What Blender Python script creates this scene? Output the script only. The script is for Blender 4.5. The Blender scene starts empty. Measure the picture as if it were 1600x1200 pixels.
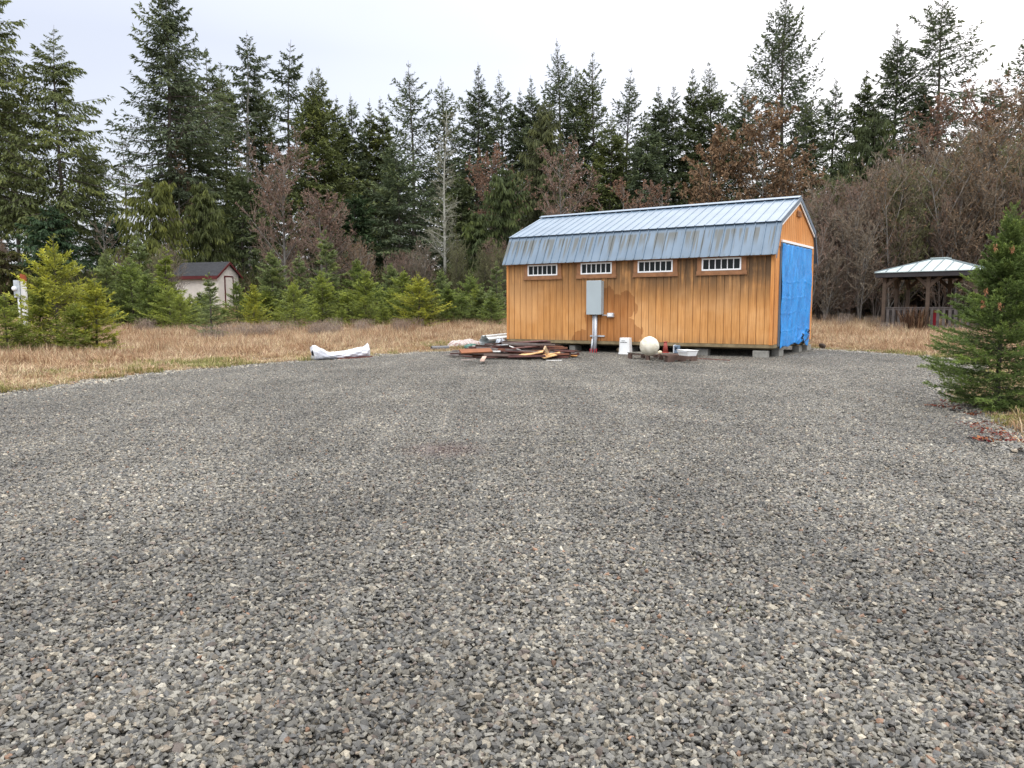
import bpy, math, random
import numpy as np
from mathutils import Vector, Matrix
random.seed(7)
C = bpy.context.scene.collection
PI = math.pi
R = math.radians

# ---------------------------------------------------------------- camera
CAM_H, PITCH, ROLL, FPX = 1.3, 0.0972, 0.0024, 1200.0
cd = bpy.data.cameras.new('camera'); cam = bpy.data.objects.new('camera', cd); C.objects.link(cam)
cam.location = (0, 0, CAM_H)
cam.rotation_euler = (PI/2 - PITCH, ROLL, 0)
cd.sensor_width = 36; cd.lens = 36*FPX/1600; cd.clip_start = .05; cd.clip_end = 3000
bpy.context.scene.camera = cam

# ---------------------------------------------------------------- light
SUN_AZ, SUN_EL = R(36), R(38)            # bearing to the right of the view, behind thin cloud
w = bpy.data.worlds.new('World'); bpy.context.scene.world = w; w.use_nodes = True
nt = w.node_tree; nt.nodes.clear()
out = nt.nodes.new('ShaderNodeOutputWorld')
sky = nt.nodes.new('ShaderNodeTexSky'); sky.sky_type = 'NISHITA'; sky.sun_disc = False
sky.sun_elevation = SUN_EL; sky.sun_rotation = SUN_AZ; sky.air_density = 1.0; sky.dust_density = 3.0
b1 = nt.nodes.new('ShaderNodeBackground'); b1.inputs[1].default_value = 0.05
nt.links.new(sky.outputs[0], b1.inputs[0])
tc = nt.nodes.new('ShaderNodeTexCoord')
sep = nt.nodes.new('ShaderNodeSeparateXYZ'); nt.links.new(tc.outputs['Generated'], sep.inputs[0])
# overcast deck: brighter overhead than at the horizon, a bright patch where the sun stands behind it
zr = nt.nodes.new('ShaderNodeValToRGB'); nt.links.new(sep.outputs[2], zr.inputs[0])
cr = zr.color_ramp
cr.elements[0].position = 0.0; cr.elements[0].color = (.60, .615, .66, 1)
cr.elements[1].position = 1.0; cr.elements[1].color = (1.0, 1.0, 1.0, 1)
e = cr.elements.new(.30); e.color = (.56, .58, .66, 1)
e = cr.elements.new(.62); e.color = (.98, .98, 1.0, 1)
dotn = nt.nodes.new('ShaderNodeVectorMath'); dotn.operation = 'DOT_PRODUCT'
nt.links.new(tc.outputs['Generated'], dotn.inputs[0])
sd = Vector((math.sin(SUN_AZ)*math.cos(SUN_EL), math.cos(SUN_AZ)*math.cos(SUN_EL), math.sin(SUN_EL)))
dotn.inputs[1].default_value = sd
mx = nt.nodes.new('ShaderNodeMath'); mx.operation = 'MAXIMUM'; mx.inputs[1].default_value = 0
nt.links.new(dotn.outputs['Value'], mx.inputs[0])
pw = nt.nodes.new('ShaderNodeMath'); pw.operation = 'POWER'; pw.inputs[1].default_value = 16.0
nt.links.new(mx.outputs[0], pw.inputs[0])
ns = nt.nodes.new('ShaderNodeTexNoise'); ns.inputs['Scale'].default_value = 1.6; ns.inputs['Detail'].default_value = 3
mp = nt.nodes.new('ShaderNodeMapping'); mp.inputs['Scale'].default_value = (1, 1, 3.2)
nt.links.new(tc.outputs['Generated'], mp.inputs[0]); nt.links.new(mp.outputs[0], ns.inputs[0])
mr = nt.nodes.new('ShaderNodeMapRange'); mr.inputs[1].default_value = .3; mr.inputs[2].default_value = .7
mr.inputs[3].default_value = .92; mr.inputs[4].default_value = 1.08
nt.links.new(ns.outputs[0], mr.inputs[0])
gl = nt.nodes.new('ShaderNodeMath'); gl.operation = 'MULTIPLY_ADD'; gl.inputs[1].default_value = .55
nt.links.new(pw.outputs[0], gl.inputs[0]); nt.links.new(mr.outputs[0], gl.inputs[2])
OVER = 1.15
st = nt.nodes.new('ShaderNodeMath'); st.operation = 'MULTIPLY'; st.inputs[1].default_value = OVER
nt.links.new(gl.outputs[0], st.inputs[0])
# the deck is about twice as bright overhead
zb_ = nt.nodes.new('ShaderNodeMapRange'); zb_.interpolation_type = 'SMOOTHSTEP'
zb_.inputs[1].default_value = .36; zb_.inputs[2].default_value = .85; zb_.inputs[3].default_value = 1; zb_.inputs[4].default_value = 2.3
nt.links.new(sep.outputs[2], zb_.inputs[0])
st2 = nt.nodes.new('ShaderNodeMath'); st2.operation = 'MULTIPLY'
nt.links.new(st.outputs[0], st2.inputs[0]); nt.links.new(zb_.outputs[0], st2.inputs[1])
# and brighter again on the open side behind the photographer
yb_ = nt.nodes.new('ShaderNodeMapRange'); yb_.interpolation_type = 'SMOOTHSTEP'
yb_.inputs[1].default_value = .25; yb_.inputs[2].default_value = -.75; yb_.inputs[3].default_value = 1; yb_.inputs[4].default_value = 1.9
nt.links.new(sep.outputs[1], yb_.inputs[0])
st3 = nt.nodes.new('ShaderNodeMath'); st3.operation = 'MULTIPLY'
nt.links.new(st2.outputs[0], st3.inputs[0]); nt.links.new(yb_.outputs[0], st3.inputs[1])
b2 = nt.nodes.new('ShaderNodeBackground')
nt.links.new(zr.outputs[0], b2.inputs[0]); nt.links.new(st3.outputs[0], b2.inputs[1])
ad = nt.nodes.new('ShaderNodeAddShader')
nt.links.new(b1.outputs[0], ad.inputs[0]); nt.links.new(b2.outputs[0], ad.inputs[1])
nt.links.new(ad.outputs[0], out.inputs[0])
sl = bpy.data.lights.new('sun', 'SUN'); sl.energy = 0.6; sl.angle = R(70); sl.color = (1, .96, .9)
so = bpy.data.objects.new('sun', sl); C.objects.link(so); so.rotation_euler = sd.to_track_quat('Z', 'Y').to_euler()
vs = bpy.context.scene.view_settings
vs.view_transform = 'Standard'; vs.look = 'None'; vs.exposure = 0.0; vs.gamma = 1
bpy.context.scene.cycles.max_bounces = 8
bpy.context.scene.cycles.transparent_max_bounces = 8

# ---------------------------------------------------------------- helpers
def terrain(x, y):
    s = lambda v: np.clip(v, 0, 1)**2*(3-2*np.clip(v, 0, 1))
    y = np.asarray(y, float)
    return .5*s((y-24.5)/16) + 1.25*s((y-40)/12)
def ray(px, py):
    a, b = px-800, py-600
    c_, s_ = math.cos(ROLL), math.sin(ROLL)
    X = c_*a+s_*b; u = -(-s_*a+c_*b)
    c, s = math.cos(PITCH), math.sin(PITCH)
    return np.array([X, FPX*c+u*s, -FPX*s+u*c])/FPX
def ground(px, py):
    """the ground point seen at a place of the photograph (photo pixels)"""
    d = ray(px, py); t = 1.0
    while t < 90:
        p = np.array([0, 0, CAM_H])+d*t
        if p[2] <= terrain(p[0], p[1]): break
        t += .02
    return (float(p[0]), float(p[1]), float(terrain(p[0], p[1])))
def at(px, D):
    """the ground point in photo column px at depth D"""
    x = (px-800)/FPX*D
    return (x, D, float(terrain(x, D)))
def zpix(py, D):
    return CAM_H+(483-py)/FPX*D*1.0

def tag(o, label=None, cat=None, group=None, kind=None):
    if label: o['label'] = label
    if cat: o['category'] = cat
    if group: o['group'] = group
    if kind: o['kind'] = kind
    return o
def empty(name, loc, rz=0, label=None, cat=None, group=None):
    o = bpy.data.objects.new(name, None); C.objects.link(o)
    o.location = loc; o.rotation_euler = (0, 0, rz)
    return tag(o, label, cat, group)
def link(name, me, parent=None, m=None):
    o = bpy.data.objects.new(name, me); C.objects.link(o)
    if parent: o.parent = parent
    if m: me.materials.append(m)
    return o
def mesh_np(name, V, faces, m=None, attrs=None, smooth=False):
    """faces: list of int arrays (n,3) and (n,4)"""
    me = bpy.data.meshes.new(name)
    V = np.asarray(V, np.float32).reshape(-1, 3)
    faces = [np.asarray(f, np.int32) for f in faces if len(f)]
    me.vertices.add(len(V)); me.vertices.foreach_set('co', V.ravel())
    loops = np.concatenate([f.ravel() for f in faces])
    tot = np.concatenate([np.full(len(f), f.shape[1], np.int32) for f in faces])
    start = np.concatenate([[0], np.cumsum(tot)[:-1]]).astype(np.int32)
    me.loops.add(len(loops)); me.loops.foreach_set('vertex_index', loops)
    me.polygons.add(len(tot)); me.polygons.foreach_set('loop_start', start)
    me.polygons.foreach_set('use_smooth', np.full(len(tot), bool(smooth)))
    me.update(calc_edges=True)
    for k, v in (attrs or {}).items():
        v = np.asarray(v, np.float32)
        if v.ndim == 1:
            a = me.attributes.new(k, 'FLOAT', 'POINT'); a.data.foreach_set('value', v)
        else:
            a = me.attributes.new(k, 'FLOAT_COLOR', 'POINT'); a.data.foreach_set('color', np.c_[v, np.ones(len(v))].astype(np.float32).ravel())
    if m: me.materials.append(m)
    return me
class MB:
    """collects boxes, prisms and tubes into ONE mesh"""
    def __init__(s): s.v = []; s.f = []
    def add(s, vs, fs):
        n = len(s.v); s.v += [tuple(v) for v in vs]; s.f += [tuple(i+n for i in f) for f in fs]; return s
    def box(s, x0, x1, y0, y1, z0, z1, M=None):
        vs = [Vector((x, y, z)) for z in (z0, z1) for y in (y0, y1) for x in (x0, x1)]
        if M: vs = [M @ v for v in vs]
        return s.add(vs, [(0, 2, 3, 1), (4, 5, 7, 6), (0, 1, 5, 4), (1, 3, 7, 5), (3, 2, 6, 7), (2, 0, 4, 6)])
    def prism(s, poly, off, M=None):
        """poly: 3D points, extruded by the vector off"""
        p = [Vector(q) for q in poly]; o = Vector(off); n = len(p)
        vs = p+[q+o for q in p]
        if M: vs = [M @ v for v in vs]
        return s.add(vs, [tuple(range(n))[::-1], tuple(range(n, 2*n))]+[(i, (i+1) % n, n+(i+1) % n, n+i) for i in range(n)])
    def tube(s, pts, rad, n=8, caps=True):
        pts = [Vector(p) for p in pts]
        if not hasattr(rad, '__len__'): rad = [rad]*len(pts)
        vs = []
        for i, p in enumerate(pts):
            t = (pts[min(i+1, len(pts)-1)]-pts[max(i-1, 0)]).normalized()
            a = t.orthogonal().normalized() if i == 0 else (a - t*a.dot(t)).normalized()
            b = t.cross(a)
            vs += [p+(a*math.cos(2*PI*k/n)+b*math.sin(2*PI*k/n))*rad[i] for k in range(n)]
        fs = [(i*n+k, i*n+(k+1) % n, (i+1)*n+(k+1) % n, (i+1)*n+k) for i in range(len(pts)-1) for k in range(n)]
        if caps: fs += [tuple(range(n))[::-1], tuple(range((len(pts)-1)*n, len(pts)*n))]
        return s.add(vs, fs)
    def lathe(s, prof, n=24, c=(0, 0)):
        vs = [(c[0]+r*math.cos(2*PI*k/n), c[1]+r*math.sin(2*PI*k/n), z) for r, z in prof for k in range(n)]
        fs = [(i*n+k, i*n+(k+1) % n, (i+1)*n+(k+1) % n, (i+1)*n+k) for i in range(len(prof)-1) for k in range(n)]
        fs += [tuple(range(n))[::-1], tuple(range((len(prof)-1)*n, len(prof)*n))]
        return s.add(vs, fs)
    def build(s, name, m, parent=None, bevel=0, smooth=False):
        me = bpy.data.meshes.new(name); me.from_pydata(s.v, [], s.f); me.update()
        if smooth: me.polygons.foreach_set('use_smooth', [True]*len(me.polygons))
        o = link(name, me, parent, m)
        if bevel:
            b = o.modifiers.new('bevel', 'BEVEL'); b.width = bevel; b.segments = 2; b.limit_method = 'ANGLE'
        return o

# ---------------------------------------------------------------- materials
class NT:
    def __init__(s, name, rough=.8, spec=.3):
        s.m = bpy.data.materials.new(name); s.m.use_nodes = True
        s.t = s.m.node_tree; s.b = s.t.nodes['Principled BSDF']
        s.b.inputs['Roughness'].default_value = rough
        s.b.inputs['Specular IOR Level'].default_value = spec
    def n(s, ty, props=None, **ins):
        nd = s.t.nodes.new('ShaderNode'+ty)
        for k, v in (props or {}).items(): setattr(nd, k, v)
        for k, v in ins.items():
            k = int(k[1:]) if k[0] == '_' and k[1:].isdigit() else k.replace('_', ' ')
            s.set(nd.inputs[k], v)
        return nd
    def set(s, sock, v):
        if isinstance(v, bpy.types.Node): v = v.outputs[0]
        if isinstance(v, bpy.types.NodeSocket): s.t.links.new(v, sock)
        else:
            if hasattr(v, '__len__') and len(v) == 3 and sock.type == 'RGBA': v = (*v, 1)
            sock.default_value = v
    def math(s, op, a, b=0, c=0, clamp=False): return s.n('Math', {'operation': op, 'use_clamp': clamp}, _0=a, _1=b, _2=c).outputs[0]
    def mix(s, f, a, b, mode='MIX'):
        nd = s.n('Mix', {'data_type': 'RGBA', 'blend_type': mode})
        s.set(nd.inputs[0], f); s.set(nd.inputs[6], a); s.set(nd.inputs[7], b); return nd.outputs[2]
    def ramp(s, f, *stops):
        nd = s.n('ValToRGB'); s.set(nd.inputs[0], f); cr = nd.color_ramp
        while len(cr.elements) < len(stops): cr.elements.new(.5)
        for e_, (p, c) in zip(cr.elements, stops):
            e_.position = p; e_.color = (*c, 1) if hasattr(c, '__len__') else (c, c, c, 1)
        return nd.outputs[0]
    def rng(s, v, a, b, c=0, d=1): return s.n('MapRange', {'interpolation_type': 'SMOOTHSTEP'}, _0=v, _1=a, _2=b, _3=c, _4=d).outputs[0]
    def coord(s, k='Object'): return s.n('TexCoord').outputs[k]
    def pos(s): return s.n('NewGeometry').outputs['Position']
    def scale(s, v, sc): return s.n('VectorMath', {'operation': 'MULTIPLY'}, _0=v, _1=sc).outputs[0]
    def noise(s, v, sc, det=3, rough=.55): return s.n('TexNoise', None, Vector=v, Scale=sc, Detail=det, Roughness=rough).outputs[0]
    def bump(s, h, dist=.01, strength=1.0):
        nd = s.n('Bump', None, Height=h, Distance=dist, Strength=strength); s.t.links.new(nd.outputs[0], s.b.inputs['Normal'])
    def col(s, c): s.set(s.b.inputs['Base Color'], c); return s.m
def simple(name, c, rough=.7, spec=.3, var=.25, sc=6, metal=0, bump=0):
    t = NT(name, rough, spec); t.b.inputs['Metallic'].default_value = metal
    n = t.noise(t.coord(), sc, 5)
    k = t.n('MapRange', None, _0=n, _1=.25, _2=.75, _3=1-var, _4=1+var).outputs[0]
    if bump: t.bump(t.noise(t.coord(), sc*6, 4), bump)
    return t.col(t.mix(1.0, c, k, 'MULTIPLY'))

def wood_siding(name, base, dark, pitch, mildew):
    t = NT(name, .75, .25)
    sp = t.n('SeparateXYZ', None, _0=t.coord())
    x, y, z = sp.outputs
    u = t.math('ADD', x, y)
    ux = t.math('DIVIDE', u, pitch)
    bi = t.math('FLOOR', ux)
    wn = t.n('TexWhiteNoise', {'noise_dimensions': '1D'}, W=bi)
    v3 = t.n('CombineXYZ', None, _0=t.math('MULTIPLY', u, 22), _1=bi, _2=t.math('MULTIPLY', z, 1.1)).outputs[0]
    grain = t.noise(v3, 1.0, 6, .65)
    v4 = t.n('CombineXYZ', None, _0=t.math('MULTIPLY', u, .55), _1=0, _2=t.math('MULTIPLY', z, .7)).outputs[0]
    big = t.noise(v4, 1.3, 3)
    panel = t.n('TexWhiteNoise', {'noise_dimensions': '1D'}, W=t.math('FLOOR', t.math('DIVIDE', u, 1.62)))
    c = t.mix(t.rng(grain, .34, .64), dark, base)
    c = t.mix(t.math('MULTIPLY', wn.outputs[0], .40), c, tuple(q*.62 for q in base))
    c = t.mix(t.rng(big, .40, .68, 0, .40), c, (base[0]*1.12, base[1]*1.35, base[2]*1.9))
    c = t.mix(t.math('MULTIPLY', panel.outputs[0], .22), c, dark)
    if mildew:
        # streaky black mildew running down from the eave
        st_ = t.noise(t.n('CombineXYZ', None, _0=t.math('MULTIPLY', u, 9), _1=0, _2=t.math('MULTIPLY', z, .55)).outputs[0], 1, 5, .7)
        big2 = t.noise(v4, 2.1, 4)
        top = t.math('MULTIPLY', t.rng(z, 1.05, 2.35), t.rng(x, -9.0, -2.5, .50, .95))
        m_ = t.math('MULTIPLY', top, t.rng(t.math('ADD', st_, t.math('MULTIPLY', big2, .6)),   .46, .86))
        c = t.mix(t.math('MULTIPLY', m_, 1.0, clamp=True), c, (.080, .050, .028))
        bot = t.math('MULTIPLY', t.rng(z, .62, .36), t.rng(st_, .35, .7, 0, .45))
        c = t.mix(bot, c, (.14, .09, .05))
        # damp patches of their own outline round the electrical cabinet
        ln = t.noise(t.n('CombineXYZ', None, _0=t.math('MULTIPLY', u, 2.2), _1=0, _2=t.math('MULTIPLY', z, 1.5)).outputs[0], 1.3, 4)
        stp = t.math('MULTIPLY', t.math('SUBTRACT', wn.outputs[0], .5), .22)
        def blob(cx, cz, rx, rz):
            a = t.math('POWER', t.math('DIVIDE', t.math('SUBTRACT', x, cx), rx), 2)
            b = t.math('POWER', t.math('ABSOLUTE', t.math('DIVIDE', t.math('SUBTRACT', t.math('ADD', z, stp), cz), rz)), 2)
            return t.math('ADD', t.math('ADD', a, b), t.math('MULTIPLY', t.math('SUBTRACT', ln, .5), 1.5))
        g = blob(-4.85, .9, .62, .95)
        g = t.math('MINIMUM', g, blob(-4.3, 1.35, .52, .42))
        g = t.math('MINIMUM', g, blob(-4.25, .6, .62, .36))
        g = t.math('MINIMUM', g, blob(-5.6, .45, .3, .24))
        c = t.mix(t.rng(g, 1.04, .94, 0, .8), c, t.mix(1.0, c, (.60, .48, .40), 'MULTIPLY'))
    fr = t.math('ABSOLUTE', t.math('SUBTRACT', t.math('FRACT', ux), .5))
    c = t.mix(t.rng(fr, .455, .475, 0, .8), c, (.06, .03, .014))
    t.bump(grain, .004)
    return t.col(c)

M = {}
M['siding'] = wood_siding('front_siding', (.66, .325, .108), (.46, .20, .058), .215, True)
M['siding_end'] = wood_siding('end_siding', (.66, .29, .085), (.47, .175, .045), .215, False)
M['trimwood'] = simple('brown_trim', (.27, .13, .06), .7, .3, .3, 8)
M['skid'] = simple('treated_skid_wood', (.22, .17, .095), .85, .2, .35, 5, bump=.004)
M['white_vinyl'] = simple('white_vinyl', (.80, .80, .79), .4, .4, .06, 4)
M['glass'] = NT('dark_glass', .12, .12).col((.012, .015, .015))
M['interior'] = NT('interior_shade', .9, .1).col((.03, .025, .02))  # near-black: shade of the inside and underfloor put into the colour
def roof_metal():
    t = NT('slate_blue_roof_metal', .36, .55)
    sp = t.n('SeparateXYZ', None, _0=t.coord()); x, y, z = sp.outputs
    big = t.noise(t.coord(), 1.5, 3)
    c = t.mix(t.rng(big, .3, .7), (.100, .150, .205), (.130, .185, .245))
    # lichen runs that start a hand below the break and fade towards the eave (lower pitch only)
    xs = t.math('MULTIPLY', x, 11.0)
    run = t.noise(t.n('CombineXYZ', None, _0=xs, _1=0, _2=t.math('MULTIPLY', z, .5)).outputs[0], 1.0, 2)
    grp = t.noise(t.n('CombineXYZ', None, _0=t.math('MULTIPLY', x, 1.3), _1=3, _2=0).outputs[0], 1.0, 2)
    lenj = t.n('TexWhiteNoise', {'noise_dimensions': '1D'}, W=t.math('FLOOR', xs))
    top = t.rng(z, 3.46, 3.38); bot = t.rng(t.math('ADD', z, t.math('MULTIPLY', lenj.outputs[0], -.42)), 2.62, 3.02)
    k = t.math('MULTIPLY', t.math('MULTIPLY', top, bot), t.rng(t.math('ADD', run, t.math('MULTIPLY', grp, .35)), .63, .72))
    c = t.mix(t.math('MULTIPLY', k, .85), c, (.075, .075, .058))
    edge = t.math('MULTIPLY', t.rng(z, 2.78, 2.66), t.rng(run, .45, .65, 0, .6))
    c = t.mix(edge, c, (.07, .085, .085))
    return t.col(c)
M['roof'] = roof_metal()
M['flash'] = simple('slate_flashing', (.10, .14, .19), .4, .5, .12, 3)
M['tarp'] = None
def tarp_mat():
    t = NT('blue_tarp', .34, .5)
    v = t.coord()
    n1 = t.noise(v, 9, 5, .7); n2 = t.noise(v, 2.2, 3)
    c = t.mix(t.rng(n2, .3, .7), (.010, .215, .60), (.018, .30, .76))
    c = t.mix(t.rng(n1, .60, .82, 0, .30), c, (.10, .36, .85))
    t.bump(t.math('ADD', t.noise(t.scale(v, (1, 1, .6)), 14, 5, .7), t.math('MULTIPLY', t.noise(t.scale(v, (1, 1, .4)), 4, 3), 2)), .035, .9)
    return t.col(c)
M['tarp'] = tarp_mat()
M['galv'] = simple('galvanised_steel', (.50, .52, .54), .45, .5, .12, 5, .4)
M['cabinet'] = simple('grey_painted_steel', (.36, .415, .43), .5, .4, .06, 2)
M['concrete'] = simple('concrete_block', (.25, .24, .21), .9, .2, .3, 9, bump=.006)
M['black_rubber'] = NT('black_rubber', .5, .4).col((.012, .012, .013))

# ---------------------------------------------------------------- ground, gravel lot
LOT = np.array([(-12, -8), (-10.4, 3), (-7.98, 11.9), (-7.29, 15.57), (-5.61, 18.65), (-3.01, 22.57), (-.6, 24.6), (1, 27.5), (5, 30), (8.8, 28),
                (9.65, 24.9), (10.65, 21.3), (11.2, 19.6), (10.7, 17), (8.6, 14), (6.9, 11.9), (6.15, 10.2), (5.75, 9.0), (5.1, 7.55), (4.6, 5), (4.4, 0), (4.6, -8)])
def inside(P, poly):
    x, y = P[:, 0], P[:, 1]; r = np.zeros(len(P), bool); n = len(poly)
    for i in range(n):
        x1, y1 = poly[i]; x2, y2 = poly[(i+1) % n]
        if y1 == y2: continue
        k = ((y1 > y) != (y2 > y)) & (x < (x2-x1)*(y-y1)/(y2-y1)+x1); r ^= k
    return r
def edge_dist(P, poly):
    d = np.full(len(P), 1e9); n = len(poly)
    for i in range(n):
        a = poly[i]; b = poly[(i+1) % n]; ab = b-a
        t = np.clip(((P-a) @ ab)/(ab @ ab), 0, 1)
        d = np.minimum(d, np.hypot(*(P-(a+t[:, None]*ab)).T))
    return d
def wobble(P):
    return .22*np.sin(P[:, 0]*1.9+P[:, 1]*1.3)+.16*np.sin(P[:, 1]*3.7-P[:, 0]*2.2)+.10*np.sin(P[:, 0]*7.1+1)*np.sin(P[:, 1]*6.3)

def field_mat():
    t = NT('dry_field_soil', .95, .1); p = t.pos()
    n1 = t.noise(p, .35, 4); n2 = t.noise(p, 3.0, 5, .7); n3 = t.noise(p, 16, 3)
    c = t.mix(t.rng(n2, .3, .7), (.20, .13, .08), (.42, .31, .19))
    c = t.mix(t.rng(n1, .48, .62, 0, .6), c, (.20, .20, .06))
    c = t.mix(t.rng(n3, .62, .72, 0, .5), c, (.55, .47, .33))
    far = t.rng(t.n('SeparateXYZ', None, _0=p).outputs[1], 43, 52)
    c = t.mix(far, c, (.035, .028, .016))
    t.bump(n2, .08); return t.col(c)
gx = np.concatenate([np.linspace(-400, -40, 10), np.linspace(-36, 36, 73), np.linspace(40, 400, 10)])
gy = np.concatenate([[-60, -20, -8], np.linspace(-4, 60, 65), np.linspace(66, 600, 12)])
X, Y = np.meshgrid(gx, gy); Z = terrain(X, Y)-.012
i = np.arange(len(gy)-1)[:, None]*len(gx)+np.arange(len(gx)-1)[None]
F = np.stack([i, i+1, i+1+len(gx), i+len(gx)], -1).reshape(-1, 4)
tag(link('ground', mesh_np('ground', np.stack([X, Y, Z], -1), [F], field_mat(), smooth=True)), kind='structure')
def gravel_base():
    t = NT('gravel_fines_gap_shade', .9, .25); p = t.pos()
    vo = t.n('TexVoronoi', None, Vector=p, Scale=42.0)
    n = t.noise(p, .6, 4); n2 = t.noise(p, 60, 3)
    c = t.mix(t.rng(n2, .3, .7), (.012, .012, .011), (.04, .038, .035))  # near-black fines: shade of the gaps between stones put into the colour
    c = t.mix(t.rng(n, .4, .65, 0, .5), c, (.10, .095, .085))
    t.bump(vo.outputs['Distance'], -.02); return t.col(c)
# a fine grid of cells inside the ragged outline, following the terrain
h_ = .25
U, W_ = np.meshgrid(np.arange(-14, 13, h_), np.arange(-9, 31, h_)); cen = np.c_[U.ravel()+h_/2, W_.ravel()+h_/2]
ok = inside(cen, LOT) & (edge_dist(cen, LOT)+wobble(cen)*.6 > .05); ny, nx = U.shape
ok = ok.reshape(ny, nx)[:-1, :-1]; i = (np.arange(ny-1)[:, None]*nx+np.arange(nx-1)[None])[ok]
me = mesh_np('gravel_lot', np.stack([U, W_, terrain(U, W_)+.002], -1), [np.stack([i, i+1, i+1+nx, i+nx], -1)], gravel_base())
tag(link('gravel_lot', me), kind='structure')

def stones_np(rng, n, size_med, half, flat=.62):
    """n faceted crushed stones lying in a square of half-width `half`"""
    ph = (1+5**.5)/2
    iv = np.array([(-1, ph, 0), (1, ph, 0), (-1, -ph, 0), (1, -ph, 0), (0, -1, ph), (0, 1, ph), (0, -1, -ph), (0, 1, -ph), (ph, 0, -1), (ph, 0, 1), (-ph, 0, -1), (-ph, 0, 1)])
    iv /= np.linalg.norm(iv[0])
    fa = [(0, 11, 5), (0, 5, 1), (0, 1, 7), (0, 7, 10), (0, 10, 11), (1, 5, 9), (5, 11, 4), (11, 10, 2), (10, 7, 6), (7, 1, 8), (3, 9, 4), (3, 4, 2), (3, 2, 6), (3, 6, 8), (3, 8, 9), (4, 9, 5), (2, 4, 11), (6, 2, 10), (8, 6, 7), (9, 8, 1)]
    vs = iv; f2 = np.array(fa)
    V = np.repeat(vs[None], n, 0)*rng.uniform(.58, 1.18, (n, 12, 1))+rng.normal(0, .10, (n, 12, 3))
    # two broken faces on every stone
    for k in range(3):
        nr = rng.normal(size=(n, 3)); nr /= np.linalg.norm(nr, axis=1, keepdims=True)
        d = rng.uniform(.25, .6, n); ex = np.maximum(np.einsum('nvk,nk->nv', V, nr)-d[:, None], 0); V = V-ex[..., None]*nr[:, None]
    sz = size_med*np.clip(np.exp(rng.normal(0, .24, n)), .5, 1.8)
    V = V*(sz[:, None]*np.stack([rng.uniform(.8, 1.45, n), rng.uniform(.75, 1.1, n), rng.uniform(flat*.75, flat*1.3, n)], 1))[:, None]
    # tilt and spin
    ax = rng.normal(0, .28, (n, 2)); az = rng.uniform(0, 2*PI, n)
    cz, sz_ = np.cos(az), np.sin(az)
    x, y, z = V[..., 0], V[..., 1], V[..., 2]
    x, y = x*cz[:, None]-y*sz_[:, None], x*sz_[:, None]+y*cz[:, None]
    z2 = z+x*ax[:, :1]+y*ax[:, 1:]; x = x-z*ax[:, :1]; y = y-z*ax[:, 1:]
    px = rng.uniform(-half, half, n); py = rng.uniform(-half, half, n)
    pz = rng.uniform(-.014, .016, n)+sz*.1
    V = np.stack([x+px[:, None], y+py[:, None], z2+pz[:, None]], -1)
    # stone colours: grey, blue grey, tan, rust, near white
    pal = np.array([(.130, .126, .115), (.088, .086, .082), (.180, .172, .152), (.090, .091, .092), (.215, .195, .160), (.160, .136, .108), (.27, .255, .22), (.118, .096, .085), (.050, .050, .049), (.22, .13, .085)])
    pr = np.array([.25, .20, .17, .11, .09, .06, .03, .035, .055, .004]); pr /= pr.sum()
    col = np.array([.90, .87, .80])*pal[rng.choice(len(pal), n, p=pr)]*np.clip(np.exp(rng.normal(0, .32, (n, 1))), .45, 1.7)
    F = (f2[None]+np.arange(n)[:, None, None]*len(vs)).reshape(-1, 3)
    return V.reshape(-1, 3), F, np.repeat(col, len(vs), 0)
def stone_mat():
    t = NT('crushed_stone', .55, .45)
    a = t.n('Attribute', {'attribute_name': 'col'}).outputs['Color']
    p = t.pos()
    n = t.noise(p, .45, 4); n2 = t.noise(p, 240, 3); n3 = t.noise(t.scale(p, (1, .35, 1)), .9, 3)
    k = t.math('MULTIPLY', t.n('MapRange', None, _0=n, _1=.3, _2=.7, _3=.74, _4=1.22).outputs[0], t.n('MapRange', None, _0=n2, _1=.3, _2=.7, _3=.65, _4=1.3).outputs[0])
    k = t.math('MULTIPLY', k, t.n('MapRange', None, _0=n3, _1=.35, _2=.65, _3=.82, _4=1.14).outputs[0])
    c = t.mix(1.0, a, k, 'MULTIPLY')
    d = t.n('VectorMath', {'operation': 'DISTANCE'}, _0=p, _1=(-.63, 6.95, 0)).outputs['Value']
    c = t.mix(t.math('MULTIPLY', t.rng(d, .55, .05), t.rng(n2, .35, .6, 0, .32)), c, (.16, .065, .06))
    return t.col(c)
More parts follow.
